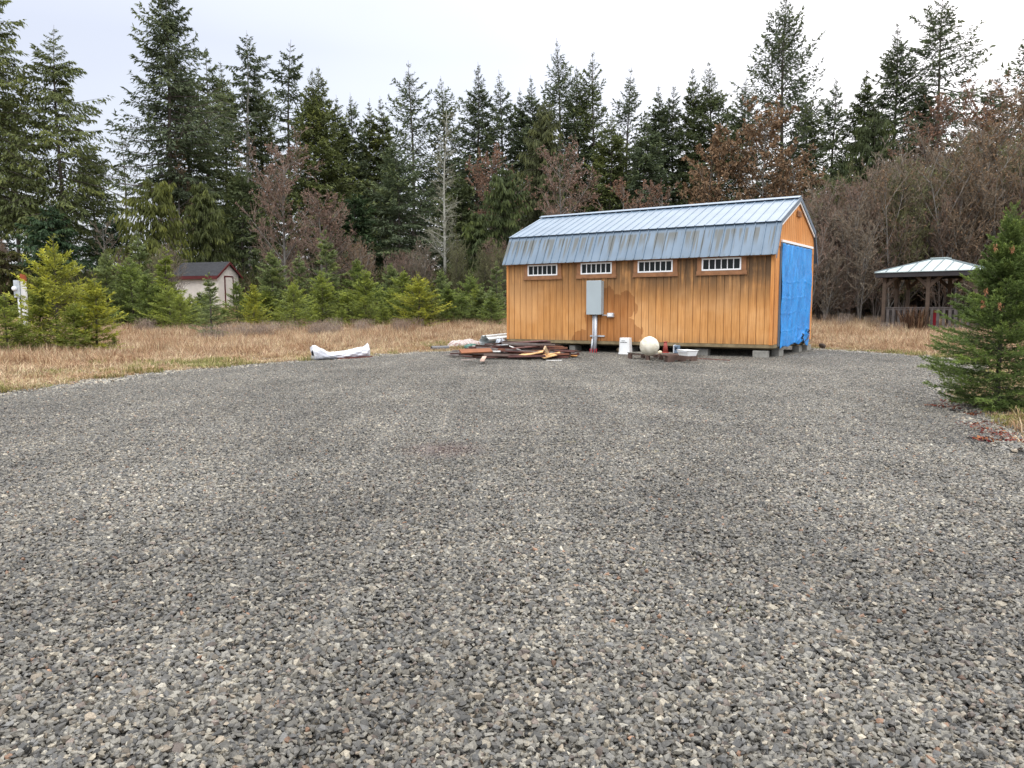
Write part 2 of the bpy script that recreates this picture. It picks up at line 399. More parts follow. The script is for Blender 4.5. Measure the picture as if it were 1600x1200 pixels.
def scatter(name, pts, rot, scl, idx, meshes, kind='stuff'):
    """one object that lays copies of small patch meshes on its own vertices"""
    coll = bpy.data.collections.new(name+'_patches')
    for k, me in enumerate(meshes):
        coll.objects.link(bpy.data.objects.new('%s_patch_%02d' % (name, k), me))
    me = bpy.data.meshes.new(name); me.vertices.add(len(pts)); me.vertices.foreach_set('co', np.asarray(pts, np.float32).ravel())
    a = me.attributes.new('spin', 'FLOAT_VECTOR', 'POINT'); a.data.foreach_set('vector', np.asarray(rot, np.float32).ravel())
    a = me.attributes.new('size', 'FLOAT_VECTOR', 'POINT'); a.data.foreach_set('vector', np.asarray(scl, np.float32).ravel())
    a = me.attributes.new('pick', 'INT', 'POINT'); a.data.foreach_set('value', np.asarray(idx, np.int32))
    o = link(name, me)
    g = bpy.data.node_groups.new(name, 'GeometryNodeTree')
    g.interface.new_socket('Geometry', in_out='INPUT', socket_type='NodeSocketGeometry')
    g.interface.new_socket('Geometry', in_out='OUTPUT', socket_type='NodeSocketGeometry')
    gi = g.nodes.new('NodeGroupInput'); go = g.nodes.new('NodeGroupOutput')
    ci = g.nodes.new('GeometryNodeCollectionInfo'); ci.inputs[0].default_value = coll
    ci.inputs['Separate Children'].default_value = True; ci.inputs['Reset Children'].default_value = True
    ip = g.nodes.new('GeometryNodeInstanceOnPoints'); ip.inputs['Pick Instance'].default_value = True
    def na(n_, ty):
        q = g.nodes.new('GeometryNodeInputNamedAttribute'); q.data_type = ty; q.inputs[0].default_value = n_
        return [s for s in q.outputs if s.enabled and s.name == 'Attribute'][0]
    g.links.new(gi.outputs[0], ip.inputs['Points']); g.links.new(ci.outputs[0], ip.inputs['Instance'])
    g.links.new(na('pick', 'INT'), ip.inputs['Instance Index'])
    er = g.nodes.new('FunctionNodeEulerToRotation'); g.links.new(na('spin', 'FLOAT_VECTOR'), er.inputs[0])
    g.links.new(er.outputs[0], ip.inputs['Rotation']); g.links.new(na('size', 'FLOAT_VECTOR'), ip.inputs['Scale'])
    g.links.new(ip.outputs[0], go.inputs[0])
    md = o.modifiers.new('scatter', 'NODES'); md.node_group = g
    return tag(o, kind=kind)

rg = np.random.default_rng(3)
SM = stone_mat(); patches = []
for k in range(6):
    V, F, col = stones_np(rg, 4600, .0122, .31, .68)
    patches.append(mesh_np('gravel_patch', V, [F], SM, {'col': col}))
gxs, gys = np.meshgrid(np.arange(-13, 12, .52), np.arange(-2, 30, .52))
P = np.stack([gxs.ravel(), gys.ravel()], 1)+rg.uniform(-.03, .03, (gxs.size, 2))
P = P[inside(P, LOT) & (edge_dist(P, LOT)+wobble(P) > .22)]
n = len(P)
P3 = np.c_[P, terrain(P[:, 0], P[:, 1])+.003]
tag(scatter('gravel', P3, np.c_[np.zeros((n, 2)), rg.integers(0, 4, n)*PI/2], np.c_[np.ones((n, 3))], rg.integers(0, 6, n), patches),
    'grey crushed stone gravel spread over the whole parking lot', 'gravel')
# loose fringe where the lot runs out into the grass
fr = [mesh_np('fringe_patch', *(lambda a: (a[0], [a[1]], SM, {'col': a[2]*1.5}))(stones_np(rg, 90, .022, .25))) for k in range(3)]
Q = rg.uniform((-13, 2), (13, 30), (60000, 2)); dq = edge_dist(Q, LOT)
Q = Q[((dq < .30) & (rg.random(len(Q)) < .30)) | (~inside(Q, LOT) & (dq < 2.4) & (rg.random(len(Q)) < .10*np.exp(-dq/1.2)))]; n = len(Q)
tag(scatter('gravel_fringe', np.c_[Q, terrain(Q[:, 0], Q[:, 1])+.004], np.c_[np.zeros((n, 2)), rg.uniform(0, 6.28, n)], np.ones((n, 3)), rg.integers(0, 3, n), fr),
    'loose pale stones scattered along the edge of the gravel lot', 'gravel')

# ---------------------------------------------------------------- dry grass, weeds, brush
def blade_mat(name, transl=.25):
    t = NT(name, .8, .2)
    a = t.n('Attribute', {'attribute_name': 'col'}).outputs['Color']
    n = t.noise(t.pos(), .55, 4); n2 = t.noise(t.pos(), 2.6, 3)
    c = t.mix(t.rng(n, .42, .60, 0, .9), a, t.mix(1.0, a, (.72, .60, .52), 'MULTIPLY'))
    c = t.mix(t.rng(n2, .35, .7, 0, .6), c, t.mix(1.0, a, (1.25, 1.27, 1.2), 'MULTIPLY'))
    t.col(c)
    tr = t.n('BsdfTranslucent'); t.set(tr.inputs[0], c)
    mx_ = t.n('MixShader', None, _0=transl); t.t.links.new(t.b.outputs[0], mx_.inputs[1]); t.t.links.new(tr.outputs[0], mx_.inputs[2])
    t.t.links.new(mx_.outputs[0], t.t.nodes['Material Output'].inputs[0]); return t.m
def blades_np(rng, n, rad, h, wd, lean, pal, pr=None):
    az = rng.uniform(0, 2*PI, n); r0 = rad*np.sqrt(rng.random(n)); a2 = rng.uniform(0, 2*PI, n)
    b = np.stack([r0*np.cos(az), r0*np.sin(az), np.zeros(n)], 1)
    hh = h*rng.uniform(.45, 1.15, n); ln = hh*rng.uniform(.1, 1, n)*lean
    d = np.stack([np.cos(a2), np.sin(a2), 0*a2], 1); s = np.stack([-np.sin(a2), np.cos(a2), 0*a2], 1)*wd*rng.uniform(.6, 1.3, (n, 1))
    up = np.array([0, 0, 1.])
    m = b+d*(ln*.35)[:, None]+up*(hh*.62)[:, None]; tp = b+d*ln[:, None]+up*(hh*np.where(lean > 1.2, .8, 1))[:, None]
    V = np.stack([b-s*.5, b+s*.5, m+s*.4, m-s*.4, tp], 1)
    i = np.arange(n)[:, None]*5
    col = np.asarray(pal)[rng.choice(len(pal), n, p=pr)]*rng.uniform(.75, 1.25, (n, 1))
    return V.reshape(-1, 3), i+np.array([[0, 1, 2, 3]]), i+np.array([[3, 2, 4]]), np.repeat(col, 5, 0)
GM = blade_mat('dry_grass_blades')
TAN = [(.45, .315, .195), (.35, .23, .145), (.60, .48, .33), (.27, .165, .11), (.42, .35, .22)]
GRN = [(.20, .20, .065), (.15, .17, .05), (.30, .27, .11), (.38, .31, .17)]
LAV = [(.27, .215, .18), (.20, .155, .13), (.33, .27, .22), (.24, .195, .15)]
gp = []
for k in range(4):
    V, f4, f3, c = blades_np(rg, 95, .26, .26, .011, 1.1, TAN); gp.append(mesh_np('grass_patch', V, [f4, f3], GM, {'col': c}))
for k in range(3):
    V, f4, f3, c = blades_np(rg, 70, .22, .09, .011, 1.6, TAN+TAN+GRN[2:]); gp.append(mesh_np('grass_patch', V, [f4, f3], GM, {'col': c}))
for k in range(3):
    V, f4, f3, c = blades_np(rg, 80, .20, .12, .012, 1.3, GRN); gp.append(mesh_np('grass_patch', V, [f4, f3], GM, {'col': c}))
Q = rg.uniform((-42, 5), (36, 47), (150000, 2))
Q = Q[(np.abs(Q[:, 0]) < .74*Q[:, 1]+2) & ~inside(Q, LOT)]
dq = edge_dist(Q, LOT)+.5*wobble(Q)
keep = ((dq > .10) | ((dq > -.0) & (rg.random(len(Q)) < .5))) & (rg.random(len(Q)) < np.clip(14/np.clip(Q[:, 1], 12, 60), .25, 1))
Q, dq = Q[keep], dq[keep]; n = len(Q)
grn = np.sin(Q[:, 0]*.8+1)*np.sin(Q[:, 1]*.9+Q[:, 0]*.3)+rg.normal(0, .5, n)
left = Q[:, 0] < 0
lim = np.where(left, 2.6, .9)
idx = np.where(dq < .28, np.where(rg.random(n) < .5, rg.integers(7, 10, n), rg.integers(4, 7, n)), np.where(dq < lim+rg.normal(0, .4, n), np.where(grn > .75, rg.integers(7, 10, n), rg.integers(4, 7, n)), np.where(grn > 1.15, rg.integers(7, 10, n), rg.integers(0, 4, n))))
sz = np.clip(np.exp(rg.normal(-.05, .35, n)), .5, 2.0)*np.where(idx < 4, np.clip(.45+.2*(dq-lim), .5, 1), 1)
sxy = rg.uniform(.9, 1.3, n)
q2 = rg.uniform((-9, 2.5), (9, 20), (160, 2)); q2 = q2[inside(q2, LOT)]; k2 = len(q2)   # odd sprouts in the gravel
Q = np.r_[Q, q2]; idx = np.r_[idx, rg.integers(7, 10, k2)]; sxy = np.r_[sxy, rg.uniform(.12, .3, k2)]; sz = np.r_[sz, rg.uniform(.2, .45, k2)]; n = len(Q)
tag(scatter('dry_grass', np.c_[Q, terrain(*Q.T)-.01], np.c_[np.zeros((n, 2)), rg.uniform(0, 6.28, n)], np.c_[sxy, sxy, sz], idx, gp),
    'tan winter grass covering the field round the gravel lot', 'grass')
# lavender grey dead weeds standing in the grass
wp = []
for k in range(3):
    V, f4, f3, c = blades_np(rg, 80, .35, .95, .012, .5, LAV)
    V2, g4, g3, c2 = blades_np(rg, 260, .5, .14, .012, 1.2, LAV)
    V2[:, 2] += np.repeat(rg.uniform(.35, .9, 260), 5)
    wp.append(mesh_np('weed_patch', np.r_[V, V2], [f4, f3, g4+len(V), g3+len(V)], GM, {'col': np.r_[c, c2]}))
W = []
for px, py, m_, sp_ in ((345, 536, 4, .5), (395, 531, 16, 1.3), (415, 530, 10, .9), (240, 520, 8, 1.2), (500, 528, 14, 1.3), (530, 524, 12, 1.2), (630, 522, 12, .9), (590, 520, 6, 1.5), (455, 524, 8, 1.2), (290, 518, 5, 1.5), (1395, 527, 3, .5), (1290, 515, 6, 1.2), (1330, 516, 6, 1.2)):
    g = ground(px, py)
    for q in range(m_//2+1): W.append((g[0]+rg.normal(0, sp_*.6), g[1]+rg.normal(0, sp_*.5)))
W = np.array(W); n = len(W); s_ = rg.uniform(.4, .8, n)
tag(scatter('dead_weeds', np.c_[W, terrain(*W.T)], np.c_[np.zeros((n, 2)), rg.uniform(0, 6.28, n)], np.c_[s_, s_, s_], rg.integers(0, 3, n), wp),
    'lavender grey dead weeds standing in patches in the tan field', 'weeds')
# fallen red brown leaves at the foot of the near fir
lp = []
for k in range(2):
    V, f4, f3, c = blades_np(rg, 60, .16, .03, .035, 2.5, [(.16, .03, .03), (.22, .06, .04), (.30, .12, .05), (.10, .02, .02)]); lp.append(mesh_np('leaf_patch', V, [f4, f3], GM, {'col': c}))
W = []
for px, py, m_, sp_ in ((1485, 632, 6, .12), (1500, 638, 6, .15), (1525, 668, 7, .13), (1520, 652, 4, .15), (1560, 684, 5, .15), (1590, 692, 6, .15), (1545, 676, 4, .15), (1480, 642, 3, .3)):
    g = ground(px, py)
    for q in range(m_): W.append((g[0]+rg.normal(0, sp_), g[1]+rg.normal(0, sp_*.5)))
W = np.array(W); n = len(W); s_ = rg.uniform(.5, 1.0, n)
tag(scatter('fallen_leaves', np.c_[W, np.full(n, .012)], np.c_[np.zeros((n, 2)), rg.uniform(0, 6.28, n)], np.c_[s_, s_, s_], rg.integers(0, 2, n), lp),
    'dark red fallen leaves on the gravel edge below the near fir', 'leaves')
# dark low brush on the forest floor
bp = []
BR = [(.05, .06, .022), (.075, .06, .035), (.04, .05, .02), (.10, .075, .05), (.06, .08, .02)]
for k in range(3):
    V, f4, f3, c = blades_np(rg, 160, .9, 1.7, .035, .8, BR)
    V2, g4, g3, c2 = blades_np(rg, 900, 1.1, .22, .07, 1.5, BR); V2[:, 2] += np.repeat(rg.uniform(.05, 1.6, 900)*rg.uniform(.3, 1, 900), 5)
    bp.append(mesh_np('brush_patch', np.r_[V, V2], [f4, f3, g4+len(V), g3+len(V)], GM, {'col': np.r_[c, c2]}))
Q = rg.uniform((-75, 44), (75, 74), (2600, 2)); Q = Q[(np.abs(Q[:, 0]) < .75*Q[:, 1]+3) & ~((np.abs(Q[:, 0]+19) < 3.5) & (Q[:, 1] < 50)) & ~((Q[:, 0] > 12) & (Q[:, 1] < 44))]
n = len(Q); s_ = rg.uniform(.7, 1.5, n)
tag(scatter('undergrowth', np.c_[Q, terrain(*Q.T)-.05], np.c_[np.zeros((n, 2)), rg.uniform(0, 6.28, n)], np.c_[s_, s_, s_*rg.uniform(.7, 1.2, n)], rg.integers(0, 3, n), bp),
    'dark tangled undergrowth filling the forest floor under the trees', 'undergrowth')
# ---------------------------------------------------------------- the big barn shed
SO = (6.742, 19.91, 0.0); SYAW = -.578
L, Wd, Z0, ZE, ZB, ZR, YB, OV, EE = 8.238, 4.483, .363, 2.672, 3.545, 4.338, .266, .188, .06
def sloc(x, y, z=0):
    c, s = math.cos(SYAW), math.sin(SYAW); return (SO[0]+c*x-s*y, SO[1]+s*x+c*y, z)
shed = empty('barn_shed', SO, SYAW, 'large orange wooden barn shed with slate blue gambrel metal roof standing on concrete blocks', 'shed')
PT = .215; GW = .020; GD = .012
def grooved(mb, x0, x1, z0, ztop, y_face, thick, along='x'):
    """plank sheet with vertical grooves; ztop(u) gives the top edge"""
    us = [x0]; ks = []
    k0 = math.ceil((x0+.03)/PT)
    k = k0
    while k*PT < x1-.03:
        us += [k*PT-GW/2, k*PT+GW/2]; k += 1
    us.append(x1)
    prof = []
    for q, u in enumerate(us):
        if q == 0 or q == len(us)-1: prof.append((u, 0))
        else:
            if q % 2 == 1: prof += [(u, 0), (u+.003, GD)]
            else: prof += [(u-.003, GD), (u, 0)]
    P_ = (lambda u, d, z: (u, y_face+d, z)) if along == 'x' else (lambda u, d, z: (y_face-d, u, z))
    vs = []; fs = []
    for (u, d) in prof: vs += [P_(u, d, z0), P_(u, d, ztop(u)), P_(u, thick, z0), P_(u, thick, ztop(u))]
    for q in range(len(prof)-1):
        a = 4*q; b = a+4
        fs += [(a, b, b+1, a+1), (a+2, a+3, b+3, b+2), (a+1, b+1, b+3, a+3), (a, a+2, b+2, b)]
    e_ = 4*(len(prof)-1); fs += [(0, 1, 3, 2), (e_, e_+2, e_+3, e_+1)]
    mb.add(vs, fs)
def slope_low(y): return ZE+(y+OV)*(ZB-ZE)/(YB+OV)
def slope_up(y): return ZB+(y-YB)*(ZR-ZB)/(Wd/2-YB)
def roofz(y):
    y = min(y, Wd-y); return (slope_low(y) if y < YB else slope_up(y))-.05
mb = MB(); grooved(mb, -L+.09, -.09, Z0, lambda u: roofz(.0)-.02, 0, .03); mb.build('front_wall', M['siding'], shed)
mb = MB(); grooved(mb, -L+.09, -.09, Z0, lambda u: roofz(.0)-.02, Wd-.03, .03); mb.build('rear_wall', M['siding'], shed)
# gable walls: lower sheets and an overlapping upper sheet at the end that faces right
ZS = 2.93
mb = MB(); grooved(mb, .0, .49, Z0, lambda u: min(ZS, roofz(u)), .004, .03, 'y'); mb.build('end_wall_sheet', M['siding_end'], shed); mb = MB(); grooved(mb, 4.02, Wd, Z0, lambda u: min(ZS, roofz(u)), .004, .03, 'y')
mb.build('end_wall_sheet', M['siding_end'], shed)
mb = MB()
def tops(u): return roofz(u)
def pieces(z0):
    # split so that the roof line corners fall on profile points
    for a, b in ((.10, YB), (YB, Wd/2), (Wd/2, Wd-YB), (Wd-YB, Wd-.10)): grooved(mb, a, b, z0, tops, .026, .02, 'y')
pieces(ZS-.02); mb.build('gable_panel', M['siding_end'], shed)
mb = MB()
mb.prism([(-L+.03, .09, Z0), (-L+.03, Wd-.09, Z0), (-L+.03, Wd-.02, 2.95), (-L+.03, Wd-YB, ZB-.06), (-L+.03, Wd/2, ZR-.06), (-L+.03, YB, ZB-.06), (-L+.03, .02, 2.95)], (-.03, 0, 0))
mb.build('far_gable_wall', M['siding'], shed)
# corner boards
mb = MB(); mb.box(-.085, .004, -.012, .0885, Z0-.01, roofz(0)-.04); mb.build('corner_board', M['siding_end'], shed)
mb = MB(); mb.box(-L-.004, -L+.085, -.012, .08, Z0-.01, roofz(0)-.04); mb.build('corner_board', M['siding_end'], shed)
# white-edged door head and dark jamb strips, shade of the opening's edge put into their colour
mb = MB(); mb.prism([(.03, .47, 3.02), (.03, .47, 3.085), (.03, 4.05, 3.13), (.03, 4.05, 3.065)], (.05, 0, 0)); mb.build('door_head_board', M['white_vinyl'], shed, .006)
mb = MB(); mb.box(.008, .05, .475, .53, .30, 3.015); mb.box(.008, .05, 3.97, 4.035, .42, 3.06); mb.prism([(.008, .531, 2.96), (.008, .531, 3.018), (.008, 3.969, 3.062), (.008, 3.969, 3.0)], (.04, 0, 0))
mb.build('jamb_shade_strip', M['flash'], shed)
mb = MB(); mb.box(-.25, -.05, .53, 3.97, Z0, 2.97); mb.build('doorway_shade_block', M['interior'], shed)  # dark block fills the doorway, standing for its unlit inside
# gable vent
mb = MB(); mb.box(.047, .075, 2.02, 2.46, 3.84, 4.0)
for z in (3.87, 3.91, 3.95): mb.box(.0755, .086, 2.05, 2.43, z, z+.02)
v_ = mb.build('gable_vent', M['trimwood'], shed)
# roof: ribbed sheets
def sheet(name, ya, za, yb, zb, lift, over, mir=False):
    xs = []; x0, x1 = -L-EE, EE+.02
    RH = .018 if lift else .024
    k = 0; x = x0+.10
    xs.append((x0, 0))
    while x < x1-.05:
        xs += [(x-.022, 0), (x-.012, RH), (x+.012, RH), (x+.022, 0)]; x += .272
    xs.append((x1, 0))
    d = Vector((0, yb-ya, zb-za)); Ls = d.length; d.normalize(); nrm = Vector((0, -d.z, d.y)); 
    a0 = Vector((0, ya, za))-d*over; b0 = Vector((0, yb, zb))
    vs = []; fs = []
    for (x, h) in xs:
        for base in (a0, b0):
            for hh in (h+lift, lift-.012):
                p = base+nrm*hh; vs.append((x, (Wd-p.y) if mir else p.y, p.z))
    for q in range(len(xs)-1):
        a = 4*q; b = a+4
        fs += [(a, b, b+2, a+2), (a+1, a+3, b+3, b+1), (a, a+1, b+1, b), (a+2, b+2, b+3, a+3)]
    e_ = 4*(len(xs)-1); fs += [(0, 2, 3, 1), (e_, e_+1, e_+3, e_+2)]
    mb = MB(); mb.add(vs, fs); return mb.build(name, M['roof'], shed)
for mir in (False, True):
    sheet('lower_roof_sheet', -OV, ZE, YB, ZB, 0.0, 0, mir); sheet('upper_roof_sheet', YB, ZB, Wd/2, ZR, .028, .06, mir)
mb = MB()
c_ = Wd/2; sl_ = (ZR-ZB)/(Wd/2-YB)
mb.prism([(-L-EE-.01, c_, ZR+.085), (-L-EE-.01, c_-.16, ZR+.085-.16*sl_), (-L-EE-.01, c_-.16, ZR+.075-.16*sl_), (-L-EE-.01, c_, ZR+.073), (-L-EE-.01, c_+.16, ZR+.075-.16*sl_), (-L-EE-.01, c_+.16, ZR+.085-.16*sl_)], (L+2*EE+.04, 0, 0))
mb.build('ridge_cap', M['roof'], shed)
mb = MB()
for mir in (False, True):
    f_ = (lambda y: Wd-y) if mir else (lambda y: y)
    for (ya, za, yb, zb, up) in ((-OV, ZE, YB, ZB, 0), (YB-.03, ZB-.012, c_, ZR, .03)):
        mb.prism([(EE+.022, f_(ya), za-.10+up), (EE+.022, f_(ya), za+.028+up), (EE+.022, f_(yb), zb+.028+up), (EE+.022, f_(yb), zb-.10+up)], (.018, 0, 0))
mb.build('rake_flashing', M['flash'], shed)
mb = MB()
for mir in (False, True):
    f_ = (lambda y: Wd-y) if mir else (lambda y: y)
    mb.prism([(.05, f_(YB+.02), ZB-.13), (.05, f_(YB+.02), ZB-.075), (.05, f_(c_), ZR-.075), (.05, f_(c_), ZR-.13)], (.03, 0, 0))
mb.build('rake_board', M['white_vinyl'], shed)
mb = MB(); mb.box(-L-.02, .0, -.15, -.12, ZE-.02, ZE+.05); mb.box(-L, 0, -.119, -.001, ZE+.0, ZE+.03); mb.build('eave_board', M['trimwood'], shed)
# floor frame, skids
mb = MB(); mb.box(-L+.01, -.005, .005, .05, .27, Z0-.004); mb.build('rim_joist', M['skid'], shed)
mb = MB(); mb.box(-.05, .0, .06, Wd-.02, .27, Z0-.004); mb.build('rim_joist', M['skid'], shed)
mb = MB(); mb.box(-L+.03, -.06, .06, Wd-.04, .30, Z0-.006); mb.build('floor_deck', M['interior'], shed)
for y in (.55, 1.3, 3.2, 3.95):
    mb = MB(); mb.prism([(-L+.25, y, .201), (-L+.1, y, .268), (-.02, y, .268), (-.16, y, .201)], (0, .12, 0)); mb.build('skid', M['skid'], shed)
# windows
WIN = [(-7.446, -6.397), (-5.60, -4.589), (-3.778, -2.741), (-1.914, -.85)]
for x0, x1 in WIN:
    zt, zb0 = 2.645, 2.315
    mb = MB(); f = .038
    mb.box(x0, x1, -.038, .0, zt-f, zt); mb.box(x0, x1, -.038, 0, zb0, zb0+f); mb.box(x0, x0+f, -.038, 0, zb0+f, zt-f); mb.box(x1-f, x1, -.038, 0, zb0+f, zt-f)
    for q in range(1, 6):
        xc = x0+f+(x1-x0-2*f)*q/6; mb.box(xc-.010, xc+.010, -.034, -.002, zb0+f, zt-f)
    wn = mb.build('window', M['white_vinyl'], shed)
    mb = MB(); mb.box(x0+f+.001, x1-f-.001, -.016, -.006, zb0+f+.001, zt-f-.001); mb.build('pane', M['glass'], wn)
    mb = MB(); mb.box(x0-.13, x0-.002, -.032, -.001, zb0-.004, zt+.02); mb.box(x1+.002, x1+.13, -.032, -.001, zb0-.004, zt+.02); mb.box(x0-.13, x1+.13, -.030, -.001, zt+.021, zt+.06)
    mb.box(x0-.15, x1+.15, -.036, -.001, zb0-.10, zb0-.006); mb.box(x0-.16, x1+.16, -.046, -.001, zb0-.125, zb0-.101)
    mb.build('window_trim', M['trimwood'], wn, .004)
    if x1 > -1:                                   # pale packet standing inside behind the first pane
        pass
# ---------------------------------------------------------------- tarp over the doorway
nu, nv = 70, 110
u, v = np.meshgrid(np.linspace(0, 1, nu), np.linspace(0, 1, nv))
yl = .515+.03*v+.012*np.sin(v*9); yr = 3.97-.16*np.clip((v-.75)/.25, 0, 1)**1.5+.02*np.sin(v*11)
yy = yl+(yr-yl)*u
zt = 2.99+.045*u; zb1 = .235+.07*np.sin(u*3.0)+.03*np.sin(u*17)+.06*np.clip((u-.62)/.1, 0, 1)-.10*np.clip((u-.8)/.1, 0, 1)
zz = zt+(zb1-zt)*v
rs = np.random.default_rng(5)
d_ = np.zeros_like(u)
for q in range(26):
    fu, fv = rs.uniform(1, 16), rs.uniform(.4, 3.2); d_ += rs.uniform(.2, 1)*np.sin(2*PI*(fu*u+fv*v*rs.choice([-1, 1]))+rs.uniform(0, 6))/(1+.22*fu)
d_ *= .0125
for vf in (.36, .52, .665, .84): d_ += .008*np.exp(-((v-vf-.006*np.sin(u*7))/.006)**2)
d_ += .022*np.sin(u*44+v*6)*np.exp(-v*9)              # gathered under the head board
bun = np.exp(-((u-.70)/.13)**2-((v-.95)/.06)**2)+.8*np.exp(-((u-.93)/.06)**2-((v-.87)/.05)**2)
for q in range(14):
    fu, fv = rs.uniform(6, 26), rs.uniform(6, 24); d_ += bun*.012*np.sin(2*PI*(fu*u+fv*v)+rs.uniform(0, 6))
d_ += bun*.035
xx = .062+np.maximum(d_, -.008)
i = np.arange(nv-1)[:, None]*nu+np.arange(nu-1)[None]
F = np.stack([i, i+1, i+1+nu, i+nu], -1).reshape(-1, 4)
me = mesh_np('blue_tarp', np.stack([xx, yy, zz], -1), [F], M['tarp'], smooth=True)
o = link('blue_tarp', me); o.location = SO; o.rotation_euler = (0, 0, SYAW)
sm = o.modifiers.new('thickness', 'SOLIDIFY'); sm.thickness = .003
tag(o, 'bright blue plastic tarp hung over the end doorway of the barn shed', 'tarp')
tie = MB()
for (y, z, r) in ((2.86, .50, .085), (3.62, .62, .06)):
    tie.tube([(.12+.02*math.sin(a*3), y+r*math.cos(a), z+r*.9*math.sin(a)) for a in np.linspace(0, 2*PI*1.1, 16)], .014, 6)
tie.tube([(.12, 2.9, .42), (.13, 2.95, .36), (.12, 3.05, .34), (.12, 3.5, .40), (.09, 3.8, .52)], .012, 6)
tie.build('tie_cord', M['black_rubber'], o)

# ---------------------------------------------------------------- concrete blocks under the skids
blk = [(-.30, -.03, 0, 'concrete block at the near right corner, standing out furthest from under the barn shed'), (-.10, .86, .0, 'concrete block under the tarp, second from the near right corner of the shed'),
       (-.14, 3.28, .0, 'pale concrete block under the middle of the tarp end of the shed'), (-.12, 4.28, .0, 'concrete block at the far right corner of the shed beside the dry grass'),
       (-8.0, .36, 0, 'concrete block in shadow under the left end of the shed behind the scrap pile'), (-5.95, .22, 0, 'square concrete block under the shed just left of the grey conduit'),
       (-1.95, .18, 0, 'wide grey concrete block in the dark behind the white tub'), (-4.1, .30, 0, 'concrete block in shadow under the shed behind the white ball')]
for q, (x, y, a, lab) in enumerate(blk):
    mb = MB(); wx = .38 if q in (6, 0) else .2
    wy = .2 if q in (6, 0) else .40
    mb.box(-wx/2, wx/2, -wy/2, wy/2, 0, .198)
    o = mb.build('concrete_block', M['concrete'], None, .006); o.location = sloc(x, y+.1, .0); o.rotation_euler = (0, 0, SYAW+random.uniform(-.06, .06))
    tag(o, lab, 'concrete block', 'concrete blocks carrying the barn shed')

# ---------------------------------------------------------------- electrical cabinet
ec = empty('electrical_cabinet', SO, SYAW, 'tall grey steel electrical cabinet with conduit on the front of the barn shed', 'electrical cabinet')
mb = MB(); mb.box(-5.312, -4.845, -.185, -.004, 1.14, 2.11); mb.build('cabinet_box', M['cabinet'], ec, .008)
mb = MB(); mb.box(-5.318, -4.839, -.200, -.186, 1.135, 2.116); mb.box(-5.318, -4.839, -.1855, -.16, 2.1105, 2.122); mb.build('cabinet_door', M['cabinet'], ec, .005)
mb = MB(); mb.tube([(-5.06, -.09, 1.139), (-5.06, -.09, .45), (-5.09, -.10, -.02)], .048, 12); mb.build('conduit', M['galv'], ec, smooth=True)
mb = MB(); mb.tube([(-5.145, -.085, 1.139), (-5.145, -.085, .38), (-5.17, -.09, .02)], .022, 8); mb.tube([(-5.14, -.13, .42), (-5.17, -.14, .02)], .028, 8); mb.build('thin_conduit', M['galv'], ec, smooth=True)
mb = MB(); mb.box(-5.27, -4.80, -.042, -.001, .485, .53); mb.build('strut_channel', M['galv'], ec)
mb = MB(); mb.box(-5.12, -5.0, -.145, -.13, .49, .525); mb.build('pipe_clamp', M['galv'], ec)
mb = MB(); mb.tube([(-4.86, -.06, 1.115), (-4.70, -.06, 1.115)], .016, 8); mb.build('conduit_arm', M['galv'], ec)
mb = MB(); mb.box(-4.70, -4.50, -.10, -.004, 1.055, 1.185)
jb = mb.build('junction_box', M['galv'], ec, .02); mb = MB(); mb.box(-4.67, -4.53, -.115, -.101, 1.08, 1.16); mb.build('junction_cover', M['white_vinyl'], jb, .006)
mb = MB()
for (x, y) in ((-5.2, -.16), (-5.12, -.17), (-5.05, -.16), (-5.0, -.14)): mb.box(x-.012, x+.012, y-.006, y+.006, .02, .14)
mb.build('warning_tape', simple('red_tape', (.45, .03, .04), .5, .3), ec)

# ---------------------------------------------------------------- small things before the shed
def flat(px, py):
    g = ground(px, py); return Vector(g)
tan_rock = simple('tan_rock', (.36, .27, .16), .9, .2, .45, 9, bump=.02)
def rock(name, loc, sx, sy, sz, m, seed, label, cat='rock', group=None):
    V, F, _ = stones_np(np.random.default_rng(seed), 1, 1.0, .0001)
    V = V-V.mean(0); V /= np.abs(V).max(0)
    o = link(name, mesh_np(name, V, [F], m)); s = o.modifiers.new('sub', 'SUBSURF'); s.levels = s.render_levels = 1
    o.location = (loc[0], loc[1], loc[2]+sz*.62); o.scale = (sx, sy, sz); return tag(o, label, cat, group)
rock('rock', sloc(-4.42, .30), .22, .15, .15, tan_rock, 4, 'rounded tan rock lying under the shed edge left of the white pail')
rock('rock', sloc(.15, 5.5), .20, .2, .15, simple('dark_rock', (.06, .045, .035), .9, .2, .4, 8), 9, 'dark brown rock in the grass just past the far corner of the shed')
# white pail turned upside down with two lines of print
pail = empty('plastic_pail', sloc(-4.0, -.30, .014), SYAW+.08, 'white square plastic pail standing upside down with two lines of black print', 'pail')
def frust(mb, a, b, z0, z1, r=.04):
    vs = []
    for (h, z) in ((a, z0), (b, z1)):
        for q in range(16):
            t = 2*PI*q/16+PI/16; c, s = math.cos(t), math.sin(t); k = (abs(c)**6+abs(s)**6)**(-1/6); vs.append((h*c*k, h*s*k, z))
    return mb.add(vs, [tuple(range(16))[::-1], tuple(range(16, 32))]+[(q, (q+1) % 16, 16+(q+1) % 16, 16+q) for q in range(16)])
PW = simple('white_plastic', (.78, .78, .76), .45, .35, .08, 5)
mb = MB(); frust(mb, .165, .145, .051, .47); mb.build('pail_body', PW, pail, .006)
mb = MB(); frust(mb, .178, .176, .0, .05); mb.build('pail_rim', PW, pail, .005)
INK = NT('black_ink', .6, .2).col((.03, .03, .03))
